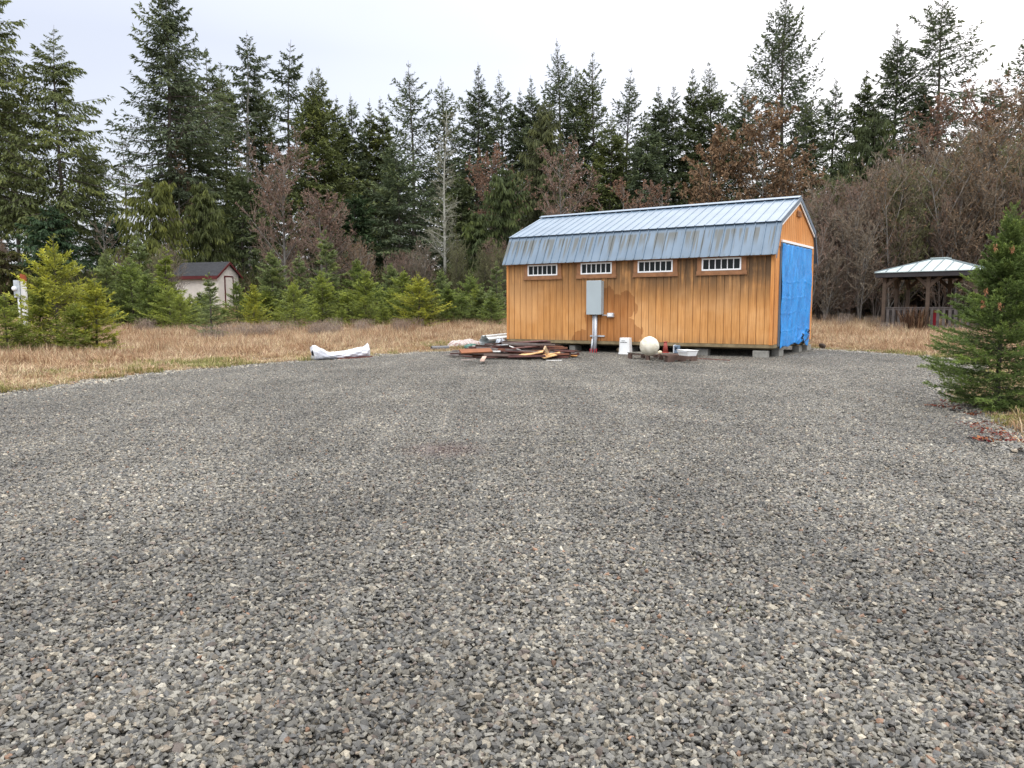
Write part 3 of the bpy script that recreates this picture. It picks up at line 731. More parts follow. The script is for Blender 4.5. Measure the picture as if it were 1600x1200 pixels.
for (row, z, x0, x1, h) in ((0, .385, -.065, .035, .012), (1, .34, -.10, .095, .014)):
    mb = MB(); x = x0
    rs_ = random.Random(row+2)
    while x < x1:
        wv = rs_.uniform(.008, .016); k = -.1565-(.47-z)*.048+.0012
        mb.box(x, x+wv, k-.0035, k+.004, z, z+h*rs_.uniform(.75, 1.0)); x += wv+rs_.choice([.004, .004, .01])
    mb.box(x0, x1, -.1565-(.47-z)*.048+.0015, -.1565-(.47-z)*.048+.004, z-.002, z+.002)
    mb.build('print', INK, pail)
# pallet
PWD = simple('weathered_pallet_wood', (.115, .075, .06), .9, .2, .4, 7, bump=.004)
GWD = simple('mossy_pallet_board', (.16, .15, .125), .9, .2, .4, 7, bump=.004)
p0 = Vector(flat(981, 562.5)); p1 = Vector(flat(1043, 568.5)); p2 = Vector(flat(1083, 562))
ax = (p1-p0); pl_w = 1.12; ang = math.atan2(ax.y, ax.x)
pal = empty('wooden_pallet', (p0.x, p0.y, .016), ang, 'weathered dark wooden pallet lying on the gravel before the shed', 'pallet')
PL, PD = ax.length, .88
H_ = .15
for k, y in enumerate((.0, PD/2-.025, PD-.05)):
    mb = MB(); mb.box(0, .12, y, y+.05, 0, H_); mb.box(PL/2-.06, PL/2+.06, y, y+.05, 0, H_); mb.box(PL-.12, PL, y, y+.05, 0, H_); mb.box(.1201, PL/2-.0601, y, y+.05, H_*.8, H_); mb.box(PL/2+.0601, PL-.1201, y, y+.05, H_*.8, H_)
    mb.build('stringer', PWD, pal)
for k in range(9):
    x = .0+k*(PL-.10)/8
    mb = MB(); dz = random.uniform(0, .003); mb.box(x, x+.10, -.02+random.uniform(-.01, .01), PD+.02, H_+.001+dz, H_+.022+dz); mb.build('deck_board', GWD if k < 6 else PWD, pal, .003)
mb = MB(); mb.prism([(PL+.001, -.02, 0), (PL+.001, -.02, H_), (PL+.001, PD+.02, H_), (PL+.001, PD+.02, 0), (PL+.001, PD*.80, 0), (PL+.001, PD*.76, .05), (PL+.001, PD*.62, .05), (PL+.001, PD*.58, 0), (PL+.001, PD*.42, 0), (PL+.001, PD*.38, .05), (PL+.001, PD*.22, .05), (PL+.001, PD*.18, 0)], (.035, 0, 0)); mb.build('end_board', PWD, pal)
ct = math.cos(ang), math.sin(ang)
def onpal(a, b, z=H_+.026): return (p0.x+ct[0]*a-ct[1]*b, p0.y+ct[1]*a+ct[0]*b, z+.004)
def palpix(px, py, z=H_+.042):
    d = ray(px, py); t = (z-CAM_H)/d[2]; return (d[0]*t, d[1]*t, z)
def ball():
    t = NT('cream_concrete_ball', .7, .3); v = t.coord()
    n = t.noise(v, 5, 5, .7); n2 = t.noise(t.scale(v, (3, 3, 9)), 3, 4)
    c = t.mix(t.rng(n, .35, .7), (.74, .70, .58), (.56, .50, .37)); c = t.mix(t.rng(n2, .6, .75, 0, .5), c, (.42, .36, .25))
    t.bump(n2, .01); return t.col(c)
bp_ = palpix(1014.5, 556.8)
mb = MB(); rB = .228
mb.lathe([(rB*math.sin(a), rB*(1-math.cos(a))) for a in np.linspace(.05, PI-.05, 24)], 40)
o = mb.build('concrete_ball', ball(), None, smooth=True); o.location = bp_
for q, v_ in enumerate(o.data.vertices): v_.co += v_.normal*(.004*math.sin(v_.co.x*40+v_.co.z*31)+.003*math.sin(v_.co.y*55))
tag(o, 'large cream white ball with stained veins resting on the pallet', 'ball')
r_ = palpix(1031, 554.5)
V = MB().lathe([(.045*math.sin(a)*(1 if a < PI/2 else 1), .05*(1-math.cos(a))) for a in np.linspace(.05, PI-.05, 10)], 14)
o = V.build('pebble', simple('cream_pebble', (.72, .62, .42), .7, .3, .1), None, smooth=True); o.location = r_; o.scale = (1.15, 1, .9); tag(o, 'small cream round pebble on the pallet right of the ball', 'pebble')
# red traffic cone
r_ = palpix(1039.5, 552.5)
cone = empty('safety_cone', r_, ang, 'small faded red cone standing on the pallet behind the pebble', 'cone')
RC = simple('faded_red_plastic', (.32, .065, .05), .6, .3, .2, 8)
mb = MB(); mb.lathe([(.070, .0201), (.038, .26), (.034, .262)], 20); mb.build('cone_body', RC, cone, smooth=True)
mb = MB(); frust(mb, .085, .083, 0, .02); mb.build('cone_base', RC, cone, .003)
mb = MB(); mb.lathe([(.036, .2625), (.05, .27), (.05, .285), (.02, .29)], 20); mb.build('cone_cap', RC, cone)
# jug-like can
r_ = palpix(1056.5, 553.0)
can = empty('metal_can', r_, ang+.2, 'blue grey metal can with white edge standing at the back of the pallet', 'can')
mb = MB(); mb.box(-.03, .09, -.05, .05, 0, .20); mb.build('can_body', simple('blue_grey_tin', (.16, .22, .29), .4, .5, .25, 9, .3), can, .012)
mb = MB(); mb.box(-.065, -.031, -.05, .05, 0, .205); mb.build('can_side', simple('scuffed_white_tin', (.62, .64, .66), .4, .4, .15, 9), can, .01)
mb = MB(); mb.box(.0, .07, -.056, -.0501, .09, .15); mb.build('can_label', NT('dark_label', .4, .4).col((.02, .03, .045)), can)
# white tub
r_ = palpix(1074, 557.0)
tub = empty('plastic_tub', r_, ang-.15, 'shallow white plastic tub at the right end of the pallet', 'tub')
mb = MB(); vs = []
for (a, b, z) in ((.20, .11, 0), (.235, .14, .125), (.25, .155, .126), (.25, .155, .135), (.228, .133, .135), (.195, .105, .012)):
    vs += [(-a, -b, z), (a, -b, z), (a, b, z), (-a, b, z)]
fs = [(0, 3, 2, 1), (20, 21, 22, 23)]+[(4*k+q, 4*k+(q+1) % 4, 4*k+4+(q+1) % 4, 4*k+4+q) for k in range(5) for q in range(4)]
mb.add(vs, fs); mb.build('tub_body', PW, tub, .004)
mb = MB(); mb.box(-.20, .2, -.159, -.1555, .09, .11); mb.build('tub_band', simple('greyed_plastic', (.6, .62, .64), .5), tub)
# dark red strip lying on the gravel
DR = simple('dark_red_painted_wood', (.115, .032, .026), .7, .3, .3, 8)
a_, b_ = Vector(flat(1082, 563)), Vector(flat(1139, 566.5)); d_ = b_-a_
o = MB().box(0, d_.length, 0, .07, 0, .022).build('wood_strip', DR, None, .003); o.location = (a_.x, a_.y, .015); o.rotation_euler = (0, 0, math.atan2(d_.y, d_.x)); tag(o, 'long dark red wooden strip lying on the gravel right of the pallet', 'board')

# ---------------------------------------------------------------- scrap pile
MAR = [simple('maroon_trim_paint', (.10, .040, .033), .65, .3, .35, 9), simple('dark_brown_board', (.06, .038, .03), .8, .2, .4, 9), simple('rusty_brown_board', (.15, .062, .036), .8, .2, .35, 8), simple('grey_weathered_board', (.20, .175, .16), .85, .2, .35, 8)]
LG = ['dark maroon trim board lying in the scrap heap left of the shed', 'dark brown board lying in the scrap heap left of the shed', 'rusty brown board lying in the scrap heap left of the shed', 'grey weathered board lying in the scrap heap left of the shed']
rp = random.Random(11)
pc = Vector((.0, 20.55, 0))
for q in range(84):
    while True:
        x, y = rp.uniform(-1.9, 1.8), rp.uniform(-1.25, 1.1)
        if (x/1.9)**2+(y/1.25)**2 < 1: break
    hh = .40*(1-(x/2.0)**2-(y/1.35)**2)
    ln = rp.uniform(.7, 2.1)*(1-.35*abs(x)/1.9); wd = rp.uniform(.06, .15); th = rp.uniform(.018, .04)
    k = rp.choices([0, 1, 2, 3], [5, 4, 2, 3])[0]
    if rp.random() < .4:                                  # an L-shaped trim piece
        o = MB().box(-ln/2, ln/2, 0, wd, 0, .012).box(-ln/2, ln/2, 0, .012, .0121, .05).build('scrap_board', MAR[k])
    else: o = MB().box(-ln/2, ln/2, -wd/2, wd/2, 0, th).build('scrap_board', MAR[k], None, .003)
    o.location = (pc.x+.12+x*.72, pc.y+y, .01+max(0, hh)*rp.random()**.6)
    o.rotation_euler = (rp.uniform(-.35, .35), rp.uniform(-.07, .07), rp.gauss(.0, .35))
    tag(o, LG[k], 'board', 'dark boards in the scrap heap')
def plank(name, px0, py0, px1, py1, z0, z1, wd, th, m, label, cat='board', roll=0):
    d0, d1 = ray(px0, py0), ray(px1, py1)
    a = Vector(d0)*((z0-CAM_H)/d0[2]); b = Vector(d1)*((z1-CAM_H)/d1[2]); a.z = z0; b.z = z1
    d = b-a; M4 = d.to_track_quat('X', 'Z').to_matrix().to_4x4()
    o = MB().box(0, d.length, -wd/2, wd/2, -th/2, th/2).build(name, m, None, .003)
    o.matrix_world = Matrix.Translation(a) @ M4 @ Matrix.Rotation(roll, 4, 'X'); return tag(o, label, cat)
PLY = simple('fresh_plywood', (.60, .37, .17), .8, .2, .15, 6); PLY2 = simple('orange_plywood', (.62, .30, .10), .8, .2, .2, 6)
WHT = simple('white_painted_trim', (.68, .66, .62), .6, .3, .15, 8)
plank('scrap_board', 719, 549, 768, 547, .33, .34, .16, .03, simple('red_brown_stain', (.21, .075, .03), .7, .3, .2, 6), 'wide orange brown board lying level on top of the scrap heap', roll=.5)
def ply(name, pts, zs, th, m, label):
    P_ = []
    for (px, py), z in zip(pts, zs):
        d = ray(px, py); t = (z-CAM_H)/d[2]; P_.append((d[0]*t, d[1]*t, z))
    o = MB().prism(P_, (0, .0, th)).build(name, m); return tag(o, label, 'plywood')
ply('plywood_piece', [(809, 556), (820, 556.5), (848, 551), (850, 548), (836, 549), (822, 551.5)], [.12, .12, .2, .22, .2, .16], .02, PLY, 'curved tan plywood offcut near the middle of the scrap heap')
ply('plywood_piece', [(843, 557), (850, 560.5), (879, 554), (875, 550.5), (864, 553), (854, 553)], [.1, .08, .12, .17, .16, .15], .02, PLY, 'broad tan plywood offcut with wavy edge at the right of the scrap heap')
ply('plywood_piece', [(884, 555.5), (887, 558), (902, 557), (899, 554.5)], [.06, .05, .04, .06], .02, PLY2, 'orange plywood scrap at the right tip of the heap')
plank('wood_offcut', 855.5, 553.5, 851, 543.5, .16, .36, .10, .04, simple('pale_offcut', (.66, .48, .30), .8, .2, .1), 'short pale wood offcut standing tilted on the plywood', roll=1.2)
plank('trim_strip', 796, 540.5, 823, 551, .34, .18, .035, .02, WHT, 'thin white trim strip slanting down over the scrap heap')
plank('trim_strip', 767, 549, 782, 549, .3, .3, .06, .03, WHT, 'short white trim strip lying level near the heap top')
plank('trim_strip', 853, 563.5, 878, 563.5, .03, .03, .03, .02, WHT, 'thin white trim strip on the gravel at the front of the heap')
plank('wood_offcut', 753, 564, 757, 557, .10, .14, .10, .025, simple('pinkish_offcut', (.48, .34, .27), .8, .2, .15), 'small pinkish white offcut at the front edge of the heap')
plank('trim_strip', 694, 554, 712, 554.5, .06, .10, .06, .02, MAR[3], 'grey board tip poking left out of the scrap heap')
plank('trim_strip', 722, 562, 742, 560.5, .06, .10, .09, .02, simple('pink_grey_board', (.38, .30, .27), .8), 'pale pinkish grey board low at the front left of the heap')
mtl = simple('crumpled_sheet_metal', (.38, .41, .45), .4, .5, .35, 14, .5)
def crumple(name, loc, sx, sy, sz, m, seed, label, cat, rot=0):
    r = np.random.default_rng(seed); n = 26
    u, v = np.meshgrid(np.linspace(-1, 1, n), np.linspace(-1, 1, n))
    h = np.zeros_like(u)
    for k in range(16): h += r.uniform(.3, 1)*np.abs(np.sin(r.uniform(1, 6)*u+r.uniform(-6, 6)*v+r.uniform(0, 6)))
    h = h/h.max(); env = np.clip(1-(np.abs(u)**2.2+np.abs(v)**2.2), 0, 1)**.4
    edge = 1+.15*np.sin(5*np.arctan2(v, u)+seed)
    i = np.arange(n-1)[:, None]*n+np.arange(n-1)[None]
    F = np.stack([i, i+1, i+1+n, i+n], -1).reshape(-1, 4)
    o = link(name, mesh_np(name, np.stack([u*sx*edge, v*sy*edge, (h*.75+.25)*env*sz], -1), [F], m)); o.location = loc; o.rotation_euler = (0, 0, rot)
    return tag(o, label, cat)
g = flat(783, 556); crumple('metal_scrap', (g.x, g.y, .17), .10, .09, .16, mtl, 3, 'crumpled grey sheet metal scrap amid the dark boards', 'scrap metal')
g = flat(783, 545); crumple('metal_scrap', (g.x+.0, g.y-.3, .16), .16, .12, .24, mtl, 5, 'crumpled grey sheet metal scrap below the corrugated roll', 'scrap metal')
g = flat(881, 560); crumple('metal_scrap', (g.x, g.y, .04), .09, .07, .12, mtl, 8, 'small shiny metal scrap at the right end of the heap', 'scrap metal')
hose = MB(); a_ = Vector(sloc(-7.0, -1.0, .10))
pts = []
for k in range(40):
    t = k/39; d = ray(808+52*t, 543-6*math.sin(t*PI)**.7+ (8*max(0, t-.85)/.15)); s_ = (21.7)/d[1]; pts.append((d[0]*s_, 21.7+.25*math.sin(t*6), max(.05, CAM_H+d[2]*s_)))
hose.tube(pts, .02, 6); pts2 = [(p[0]*.99, p[1]-.25, max(.04, p[2]-.10*math.sin(k/39*PI))) for k, p in enumerate(pts)]; hose.tube(pts2, .018, 6)
tag(hose.build('black_hose', M['black_rubber'], None, smooth=True), 'looped black hose at the back of the scrap heap under the shed edge', 'hose')
# rolled corrugated sheet
cor = simple('white_corrugated_steel', (.62, .66, .66), .45, .5, .12, 4, .2); corin = None
def corr_roll(loc, yaw, rad, ln, a0, a1, label):
    n = 110; vs = []; fs = []
    for k in range(n):
        a = a0+(a1-a0)*k/(n-1); r = rad+.022*math.sin(a*rad/.028)
        for x in (0, ln):
            for dr in (0, -.006): vs.append((x, (r+dr)*math.cos(a), rad+(r+dr)*math.sin(a)))
    for k in range(n-1):
        a = 4*k; b = a+4; fs += [(a, a+2, b+2, b), (a+1, b+1, b+3, a+3), (a, b, b+1, a+1), (a+2, a+3, b+3, b+2)]
    o = MB().add(vs, fs).build('corrugated_roll', cor); o.location = loc; o.rotation_euler = (0, -.04, yaw); return tag(o, label, 'metal sheet')
g = flat(757, 545)
corr_roll((g.x, g.y, g.z+.02), .85, .21, 1.6, -2.9, 3.0, 'rolled white corrugated metal sheet open at its left end beside the shed corner')
g = flat(776, 547); corr_roll((g.x, g.y, .02), .30, .07, .8, -2.0, 3.6, 'thin white metal pipe roll lying before the corrugated roll')
rw = NT('red_white_cloth', .7, .2)
n_ = rw.noise(rw.scale(rw.coord(), (6, 14, 6)), 2, 4); rw.col(rw.mix(rw.rng(n_, .5, .58), (.46, .42, .39), (.30, .19, .17)))
g = flat(728, 541); crumple('crumpled_tarp', (g.x, g.y, g.z), .62, .5, .28, rw.m, 2, 'crumpled pinkish white tarp at the left of the corrugated roll', 'tarp', .1)
g = flat(738, 545); crumple('crumpled_tarp', (g.x, g.y, g.z), .28, .26, .20, simple('green_plastic', (.03, .11, .085), .4, .4, .5, 12), 6, 'crumpled dark green plastic sheet at the mouth of the corrugated roll', 'tarp')
# black pipe in the grass edge
a_, b_ = flat(674, 547.5), flat(702, 547)
mb = MB(); d_ = b_-a_; ln = d_.length; n = 16; vs = []; fs = []
for x in (0, ln):
    for r in (.075, .062): vs += [(x, r*math.cos(2*PI*k/n), .075+r*math.sin(2*PI*k/n)) for k in range(n)]
for k in range(n):
    j = (k+1) % n
    fs += [(k, j, 2*n+j, 2*n+k), (n+k, 3*n+k, 3*n+j, n+j), (k, n+k, n+j, j), (2*n+k, 2*n+j, 3*n+j, 3*n+k)]
mb.add(vs, fs); o = mb.build('pipe', simple('dark_grey_pipe', (.12, .12, .125), .5, .4, .2, 5), None, smooth=False); o.location = (a_.x, a_.y, a_.z); o.rotation_euler = (0, 0, math.atan2(d_.y, d_.x)+.12); tag(o, 'short dark grey pipe lying at the gravel edge left of the scrap heap', 'pipe')
# long white plastic sack
bg = NT('white_sack_plastic', .38, .45); v = bg.coord(); n1 = bg.noise(v, 5, 4); n2 = bg.noise(bg.scale(v, (2.2, 6, 6)), 3.2, 3)
c = bg.mix(bg.rng(n1, .3, .7), (.78, .78, .80), (.66, .68, .74)); c = bg.mix(bg.rng(n2, .63, .70, 0, .45), c, (.42, .30, .40)); bg.bump(bg.noise(v, 16, 5, .7), .03); bg.col(c)
A, B = flat(489, 563), flat(577, 557.5); d_ = B-A; Lb = d_.length
nL, nC = 60, 30; vs = []; r = np.random.default_rng(12)
for k in range(nL):
    t = k/(nL-1)
    hgt = np.interp(t, [0, .04, .13, .25, .45, .7, .93, .965, 1], [.36, .35, .27, .17, .17, .22, .28, .35, .22]); wid = np.interp(t, [0, .06, .2, .5, .9, 1], [.10, .17, .17, .20, .16, .04])
    for q in range(nC):
        a = 2*PI*q/nC; c_, s_ = math.cos(a), math.sin(a); kk = (abs(c_)**2.6+abs(s_)**2.6)**(-1/2.6)
        wr = 1+.06*math.sin(a*5+t*19)+.05*math.sin(a*9-t*33)+.03*math.sin(t*60)
        vs.append((t*Lb+.03*math.sin(a*3+2)*(t < .1), wid*c_*kk*wr, hgt/2+hgt/2*s_*kk*(wr if s_ > 0 else 1)))
fs = [(k*nC+q, k*nC+(q+1) % nC, (k+1)*nC+(q+1) % nC, (k+1)*nC+q) for k in range(nL-1) for q in range(nC)]+[tuple(range(nC))[::-1], tuple(range((nL-1)*nC, nL*nC))]
sack = MB().add(vs, fs).build('plastic_sack', bg.m, None, smooth=True); sack.location = (A.x, A.y, A.z+.03); sack.rotation_euler = (0, 0, math.atan2(d_.y, d_.x)); tag(sack, 'long white plastic sack lying along the gravel edge in the field', 'sack')
mb = MB(); mb.prism([(-.008, -.06, .10), (-.008, .03, .12), (-.008, .05, .21), (-.008, .0, .25), (-.008, -.04, .18)], (-.004, 0, 0)); mb.build('hole_shade_plate', NT('hole_shade', .9, .1).col((.02, .02, .025)), sack)  # dark plate painted as the shade inside a hole in the sack
o = MB().box(0, Lb*.60, -.05, .05, 0, .03).build('wood_strip', DR, None, .003); q_ = A+d_*.40; o.location = (q_.x+.09, q_.y-.2, .02); o.rotation_euler = (0, 0, math.atan2(d_.y, d_.x)); tag(o, 'dark red wooden strip half hidden under the white sack', 'board')

# ---------------------------------------------------------------- gazebo
gl_, gr_ = Vector(ground(1378, 521)), Vector(ground(1494, 524))
GY = R(-43.0)
gz = min(gl_.z, gr_.z)+.02
DG = 33.2; bx = (1378-800)/FPX*DG; base = Vector((bx, DG, float(terrain(bx, DG))))
gaz = empty('gazebo', base, GY, 'weathered wooden gazebo with pale metal hip roof standing in the dry grass', 'gazebo')
GWB = simple('weathered_brown_post', (.085, .062, .046), .85, .2, .3, 6); GRB = simple('grey_weathered_rail', (.10, .088, .082), .9, .2, .35, 7); DRK = simple('dark_fascia', (.035, .032, .034), .7, .3, .2, 5)
GX, GYD, PH = 3.42, 3.3, 2.32
px_ = [0, GX/2, GX]; py_ = [0, GYD/2, GYD]
posts = [(x, y) for x in px_ for y in py_ if not (x == GX/2 and y == GYD/2)]
for (x, y) in posts:
    mb = MB(); mb.box(x-.07, x+.07, y-.07, y+.07, 0, PH); mb.build('post', GWB, gaz, .008)
    for (dx, dy) in ((1, 0), (-1, 0), (0, 1), (0, -1)):
        if not (-.01 <= x+dx*.4 <= GX+.01 and -.01 <= y+dy*.4 <= GYD+.01): continue
        if (dx and y not in (0, GYD)) or (dy and x not in (0, GX)): continue
        mb = MB(); n_ = Vector((-dy, dx, 0))*.04
        P_ = [Vector((x+dx*.071, y+dy*.071, 1.86)), Vector((x+dx*.071, y+dy*.071, 2.06)), Vector((x+dx*.36, y+dy*.36, PH-.005)), Vector((x+dx*.52, y+dy*.52, PH-.005))]
        mb.prism([p-n_ for p in P_], n_*2); mb.build('brace', GWB, gaz)
mb = MB(); mb.box(-.1, GX+.1, -.08, GYD+.08, .02, .16); mb.build('deck', GRB, gaz)
for (x0, y0, x1, y1) in ((0, 0, GX, 0), (GX, 0, GX, GYD), (0, 0, 0, GYD), (0, GYD, GX, GYD)):
    d = Vector((x1-x0, y1-y0, 0)); ln = d.length; Mx = Matrix.Translation((x0, y0, 0)) @ Matrix.Rotation(math.atan2(d.y, d.x), 4, 'Z')
    for a, b in ((.072, ln/2-.072), (ln/2+.072, ln-.072)):
        mb = MB(); mb.box(a, b, -.05, .05, 1.02, 1.06, Mx); mb.box(a, b, -.02, .02, .94, 1.0199, Mx); mb.box(a, b, -.02, .02, .22, .30, Mx); mb.build('rail', GRB, gaz)
        nb = int((b-a)/.20)
        for k in range(nb):
            u = a+(b-a)*(k+.5)/nb; mb = MB(); dz = random.uniform(-.02, .02)
            mb.box(u-.05, u+.05, -.045, -.021, .18+dz, 1.0, Mx); mb.build('baluster', GRB, gaz)
OVG = .30
mb = MB()
mb.box(-OVG, GX+OVG, -OVG, -OVG+.05, PH, PH+.20); mb.box(-OVG, GX+OVG, GYD+OVG-.05, GYD+OVG, PH, PH+.20); mb.box(-OVG, -OVG+.05, -OVG+.051, GYD+OVG-.051, PH, PH+.20); mb.box(GX+OVG-.05, GX+OVG, -OVG+.051, GYD+OVG-.051, PH, PH+.20)
mb.box(-OVG+.06, GX+OVG-.06, -OVG+.06, GYD+OVG-.06, PH+.12, PH+.15)
mb.build('fascia', DRK, gaz)
RFM = NT('pale_green_grey_roof_metal', .35, .5); RFM.col(RFM.mix(RFM.rng(RFM.noise(RFM.coord(), 1.2, 4), .3, .7), (.28, .34, .335), (.37, .43, .43)))
rf = MB(); E = .34; z0, z1 = PH+.19, PH+.78; cx_, cy_ = GX/2, GYD/2; T = .28
lo = [(-E, -E, z0), (GX+E, -E, z0), (GX+E, GYD+E, z0), (-E, GYD+E, z0)]; hi = [(cx_-T, cy_-T, z1), (cx_+T, cy_-T, z1), (cx_+T, cy_+T, z1), (cx_-T, cy_+T, z1)]
lo2 = [(a, b, c+.03) for a, b, c in lo]
rf.add(lo+lo2+hi, [(0, 3, 2, 1), (8, 9, 10, 11)]+[(k, (k+1) % 4, 4+(k+1) % 4, 4+k) for k in range(4)]+[(4+k, 4+(k+1) % 4, 8+(k+1) % 4, 8+k) for k in range(4)])
roof_o = rf.build('roof', RFM.m, gaz)
sm_ = MB()
for k in range(4):
    a, b = Vector(lo2[k]), Vector(lo2[(k+1) % 4]); ha, hb = Vector(hi[k]), Vector(hi[(k+1) % 4])
    up = ((ha+hb)/2-(a+b)/2)
    for q in range(1, 9):
        s = q/9; p = a.lerp(b, s); dl = min(s, 1-s)*2
        frac = min(1, dl/(1-(ha-hb).length/(a-b).length)); 
        sm_.tube([p+Vector((0, 0, .008)), p+up*min(frac, 1)*.99+Vector((0, 0, .012))], .020, 4)
    sm_.tube([a+Vector((0, 0, .01)), ha+Vector((0, 0, .012))], .022, 5)
sm_.build('roof_seam', simple('dark_seam', (.13, .16, .17), .5, .4), roof_o)
mb = MB(); mb.box(cx_-T-.05, cx_+T+.05, cy_-T-.05, cy_+T+.05, z1+.004, z1+.06); mb.build('roof_cap', RFM.m, gaz, .01)
o = MB().box(GX/2+.14, GX/2+.34, .10, .14, .30, .95).box(GX/2-.30, GX/2-.2, .10, .14, .78, .95).build('red_panel', simple('red_cloth', (.30, .02, .03), .7, .2, .2)); o.location = base; o.rotation_euler = (0, 0, GY); tag(o, 'red panel leaning inside the gazebo behind the balusters', 'panel')
# dead fern clump at the gazebo corner
V, f4, f3, c = blades_np(np.random.default_rng(2), 260, .45, 1.15, .04, .7, [(.10, .06, .04), (.16, .09, .055), (.07, .045, .03), (.2, .13, .08)])
o = link('dead_fern', mesh_np('dead_fern', V, [f4, f3], GM, {'col': c})); g = at(1434, 31.4); o.location = (g[0]+.1, g[1]+.6, g[2]-.02); tag(o, 'clump of dead brown fern standing before the gazebo railing', 'fern')
g = ground(1446, 529); rock('rock', g, .42, .15, .09, simple('pale_rock', (.55, .52, .47), .9, .2, .2), 21, 'pale flat rock in the grass before the gazebo')

# ---------------------------------------------------------------- small white hut behind the young firs
DH = 47.0; g = at(344, DH); zh = 1.48
hut = empty('garden_hut', (g[0], g[1], zh), R(-15), 'small cream white hut with dark shingle roof and red trim behind the young firs', 'hut')
HW = simple('cream_white_siding', (.72, .66, .58), .7, .3, .10, 3); RT = simple('dark_red_trim', (.10, .018, .018), .6, .3, .2, 6)
SH = NT('dark_shingles', .95, .2); vb = SH.n('TexBrick', None, Vector=SH.scale(SH.coord(), (1, 1.2, 1)), Scale=4.0); vb.inputs['Color1'].default_value = (.028, .029, .032, 1); vb.inputs['Color2'].default_value = (.048, .049, .053, 1); vb.inputs['Mortar'].default_value = (.03, .03, .03, 1); SH.col(vb.outputs[0])
HL, HD, HE, HR = 3.1, 2.1, 1.98, 2.72
mb = MB(); mb.prism([(0, 0, -.3), (0, HD, -.3), (0, HD, HE), (0, HD/2, HR-.06), (0, 0, HE)], (-HL, 0, 0)); mb.build('wall', HW, hut)
for sgn in (0, 1):
    f_ = (lambda y: HD-y) if sgn else (lambda y: y)
    mb = MB(); sl_ = (HR-HE)/(HD/2)
    mb.prism([(.16, f_(-.22), HE-.22*sl_), (.16, f_(HD/2), HR), (.16, f_(HD/2), HR+.06), (.16, f_(-.22), HE-.22*sl_+.06)], (-HL-.32, 0, 0)); mb.build('roof', SH.m, hut)
    mb = MB(); mb.prism([(.162, f_(-.23), HE-.23*sl_-.10), (.162, f_(HD/2), HR-.10), (.162, f_(HD/2), HR+.05), (.162, f_(-.23), HE-.23*sl_+.05)], (.03, 0, 0)); mb.build('barge_board', RT, hut)
mb = MB(); mb.box(-HL-.17, .16, -.262, -.235, HE-.30, HE-.11); mb.build('eave_trim', RT, hut)
dr = MB().box(.005, .03, .72, 1.45, 0, 1.83).build('door', HW, hut)
mb = MB(); mb.box(.006, .045, .64, .718, 0, 1.91); mb.box(.006, .045, 1.452, 1.53, 0, 1.91); mb.box(.006, .045, .719, 1.451, 1.832, 1.91); mb.build('door_frame', RT, dr)
# meter post at the left
DM = 33.0; g = at(39, DM); mp_ = empty('meter_post', g, R(12), 'white and rust topped meter post with grey box behind the left firs', 'meter post')
zt_ = zpix(427, DM)-g[2]; sc_ = DM/FPX
mb = MB(); mb.box(.0, .19, -.09, .09, 0, zt_-.32); mb.build('post', simple('chalky_white_paint', (.62, .62, .6), .7, .3, .15), mp_, .01)
mb = MB(); mb.box(.0, .19, -.09, .09, zt_-.319, zt_); mb.build('post_top', simple('rust_brown_wood', (.26, .07, .03), .8, .2, .3), mp_, .01)
mb = MB(); mb.box(-.24, -.01, -.16, -.0, zt_-1.0, zt_-.27); bx_ = mb.build('meter_box', simple('weathered_zinc', (.40, .44, .46), .5, .4, .25, 6), mp_, .01)
mb = MB(); Mx = Matrix.Translation((-.20, -.165, zt_-.62)) @ Matrix.Rotation(PI/2, 4, 'X'); tmp = MB().lathe([(.10, 0), (.10, .05), (.07, .12), (.02, .13)], 18); mb.add([Mx @ Vector(v) for v in tmp.v], tmp.f); mb.build('meter_dial', simple('pale_meter_glass', (.72, .75, .77), .2, .5, .1), bx_)
mb = MB(); mb.tube([(-.1, -.08, zt_-1.001), (-.1, -.08, -.05)], .04, 10); mb.build('conduit', simple('white_conduit', (.62, .64, .64), .5), mp_, smooth=True)
# ---------------------------------------------------------------- trees
def foliage(name, transl=.22, rough=.65):
    t = NT(name, rough, .25)
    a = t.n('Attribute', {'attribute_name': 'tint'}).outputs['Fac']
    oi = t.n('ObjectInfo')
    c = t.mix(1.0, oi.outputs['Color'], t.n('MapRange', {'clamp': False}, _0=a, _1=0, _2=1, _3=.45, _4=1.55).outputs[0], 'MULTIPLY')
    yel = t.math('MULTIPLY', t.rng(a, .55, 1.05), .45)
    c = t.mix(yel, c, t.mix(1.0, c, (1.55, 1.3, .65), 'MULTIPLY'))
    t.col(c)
    tr = t.n('BsdfTranslucent'); t.set(tr.inputs[0], c)
    m = t.n('MixShader', None, _0=transl); t.t.links.new(t.b.outputs[0], m.inputs[1]); t.t.links.new(tr.outputs[0], m.inputs[2])
    t.t.links.new(m.outputs[0], t.t.nodes['Material Output'].inputs[0]); return t.m
NEEDLE = foliage('conifer_foliage', .3)
def bark_mat(name, c0, c1, sc=3):
    t = NT(name, .9, .15); v = t.coord(); n = t.noise(t.scale(v, (5, 5, 1)), sc, 5, .7); n2 = t.noise(v, .8, 3)
    c = t.mix(t.rng(n, .3, .7), c0, c1); c = t.mix(t.rng(n2, .5, .7, 0, .5), c, tuple(q*1.5 for q in c1)); t.bump(n, .02); return t.col(c)
BARK = bark_mat('conifer_bark', (.045, .036, .030), (.135, .115, .10))
PALEBARK = bark_mat('pale_bark', (.16, .15, .13), (.40, .38, .34))

